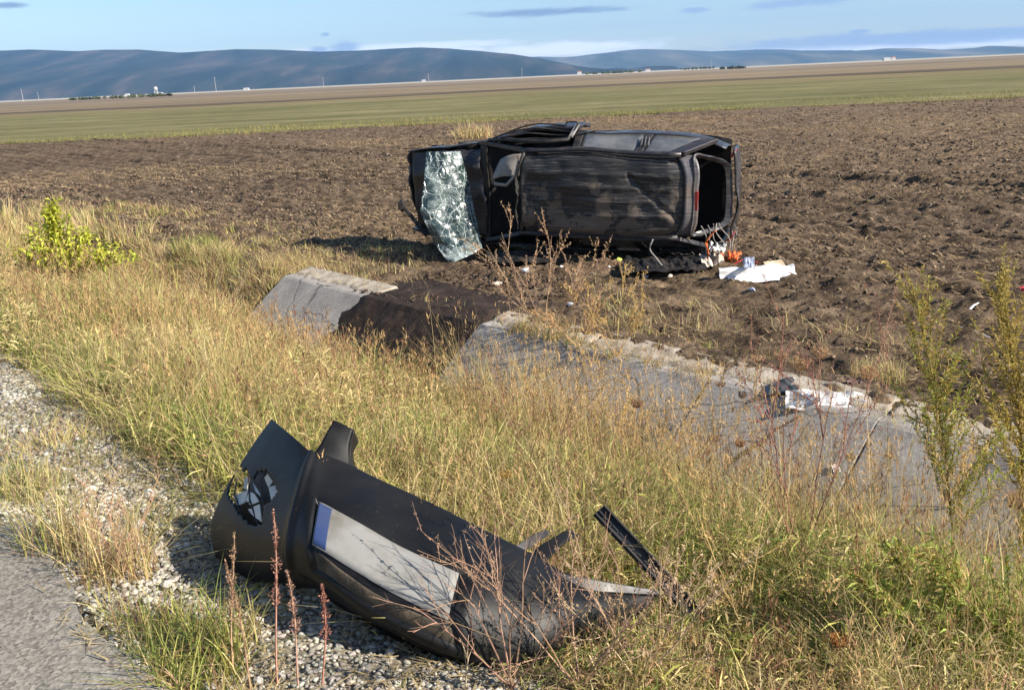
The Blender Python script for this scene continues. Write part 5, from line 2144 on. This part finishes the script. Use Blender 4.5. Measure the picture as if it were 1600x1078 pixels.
strap((1040, 425), [(0, 0, .02), (-.12, 0, .18), (-.2, 0, .30), (-.16, 0, .42)], M['grey_plastic'], 'thin grey rod leaning against the black panel', 'rod', 'bent_rod', .012, 1.0)
strap((930, 400), [(-.3, 0, .12), (0, 0, .15), (.3, 0, .13), (.42, 0, .04)], M['trim'], 'black cable bowing out below the roof edge', 'cable', 'black_cable', .010, 1.0)
bits = [(822, 434, .075, 'white_sheet', 'bright white scrap on the soil left of the black sheet'), (778, 452, .06, 'rag', 'pale rounded lump on the bank left of the white scrap'), (877, 424, .03, 'white_sheet', 'tiny white crumb below the roof, left one'),
        (951, 419, .04, 'white_sheet', 'white crumb left of the lime one'), (966, 417, .05, 'lime', 'small lime-green scrap below the roof'), (1030, 428, .05, 'white_sheet', 'white scrap on the black cloth, left one'),
        (1066, 413, .055, 'white_sheet', 'white scrap on the black cloth, right one'), (925, 424, .06, 'grey_plastic', 'grey fragment left of the white crumbs below the roof'), (1175, 455, .05, 'blue_grey', 'bluish fragment in the soil below the white panel'),
        (1008, 432, .045, 'blue_grey', 'bluish crumb at the near edge of the black cloth'), (1386, 636, .03, 'white_sheet', 'small white crumb right of the sheet on the slab'), (1597, 456, .07, 'red', 'red fragment on the soil at the right edge of the picture'),
        (1597, 588, .08, 'trim', 'black fragment on the bank at the right edge of the picture'), (890, 486, .05, 'white_sheet', 'white crumb on the bank right of the large dry weed'), (1047, 436, .04, 'rag', 'pale crumb at the right of the black cloth')]
for px, py, s_, mk, lab in bits:
    p = put(px, py)
    b = MB()
    b.blob((0, 0, s_ * .45), (s_, s_ * .7, s_ * .5), jag=.35)
    o = b.build('fragment', M[mk])
    o.location = p
    o.rotation_euler = (0, 0, random.uniform(0, 3))
    tag(o, lab, 'fragment', DG)
# things on the rim of the slab at the right
stand('white_cover', 1290, 641, .56, .20, M['white_sheet'], 'crumpled white sheet lying on the rim of the concrete slab', 'sheet', 1.1, -.3, .05)['group'] = 'scraps on the slab rim'
crumpled('dark_box', [(1203, 608), (1246, 604), (1250, 622), (1200, 628)], plain_mat('dark_slate_plastic', (.05, .056, .062), .5, .4), 'flat dark plastic piece at the left end of the white sheet on the slab', 'panel', .03, (10, 8), .02, .02, 'scraps on the slab rim')
crumpled('brown_rag', [(1318, 610), (1345, 610), (1348, 622), (1322, 624)], plain_mat('brown_rag', (.14, .085, .075), .9, .2), 'small dark brown rag on the right end of the white sheet', 'rag', .05, (8, 6), .07, .006, 'scraps on the slab rim')


def on_slab(px, py):
    d = ray(px, py)
    d = d / d.y
    Y = 3.0
    while Y < 20:
        p = Vector((0, 0, CAM_Z)) + d * Y
        v_ = xy2uv(p.x, p.y)[1]
        if p.z <= np.interp(v_, [4.72, 5.68, 5.93], [-1.49, -.80, -.775]):
            return p
        Y += .01
    return p


S_ = [on_slab(*q) for q in ((1142, 726), (1172, 704), (1195, 690), (1215, 672), (1252, 652))]
b = MB()
b.tube([p - S_[0] + Vector((0, 0, .012)) for p in S_], .012, .006, 6, (.05, .035, .028))
b.tube([S_[2] - S_[0] + Vector((0, 0, .015)), S_[2] - S_[0] + Vector((.02, .02, .09))], .006, .003, 5, (.05, .035, .028))
o = b.build('stick', M['stalk'])
o.location = S_[0]
tag(o, 'dark crooked stick lying on the sloping concrete slab', 'stick')
p = on_slab(1306, 738)
b = MB()
b.grid(lambda a, t: Vector(((a - .5) * .05, (t - .5) * .05, .015 + .01 * mnoise.noise((a * 4, t * 4, 1)) + .035 * t)), 6, 6)
o = b.build('paper_scrap', plain_mat('pinkish_paper', (.58, .50, .48), .8, .2), solid=.002)
o.location = p
tag(o, 'small pinkish-white paper scrap on the slope of the slab', 'scrap')
for a_, b_, lab in (((1490, 512), (1548, 519), 'long white splinter lying on the soil near the right edge'), ((1512, 492), (1528, 481), 'short white splinter just above the long one')):
    p0, p1 = put(*a_), put(*b_)
    q = MB()
    q.tube([Vector((0, 0, .03)), (p1 - p0) * .5 + Vector((0, 0, .045)), p1 - p0 + Vector((0, 0, .03))], .014, .008, 5)
    o = q.build('splinter', M['white_sheet'])
    o.location = p0
    tag(o, lab, 'splinter', 'white splinters on the soil')
p0 = put(1200, 446)
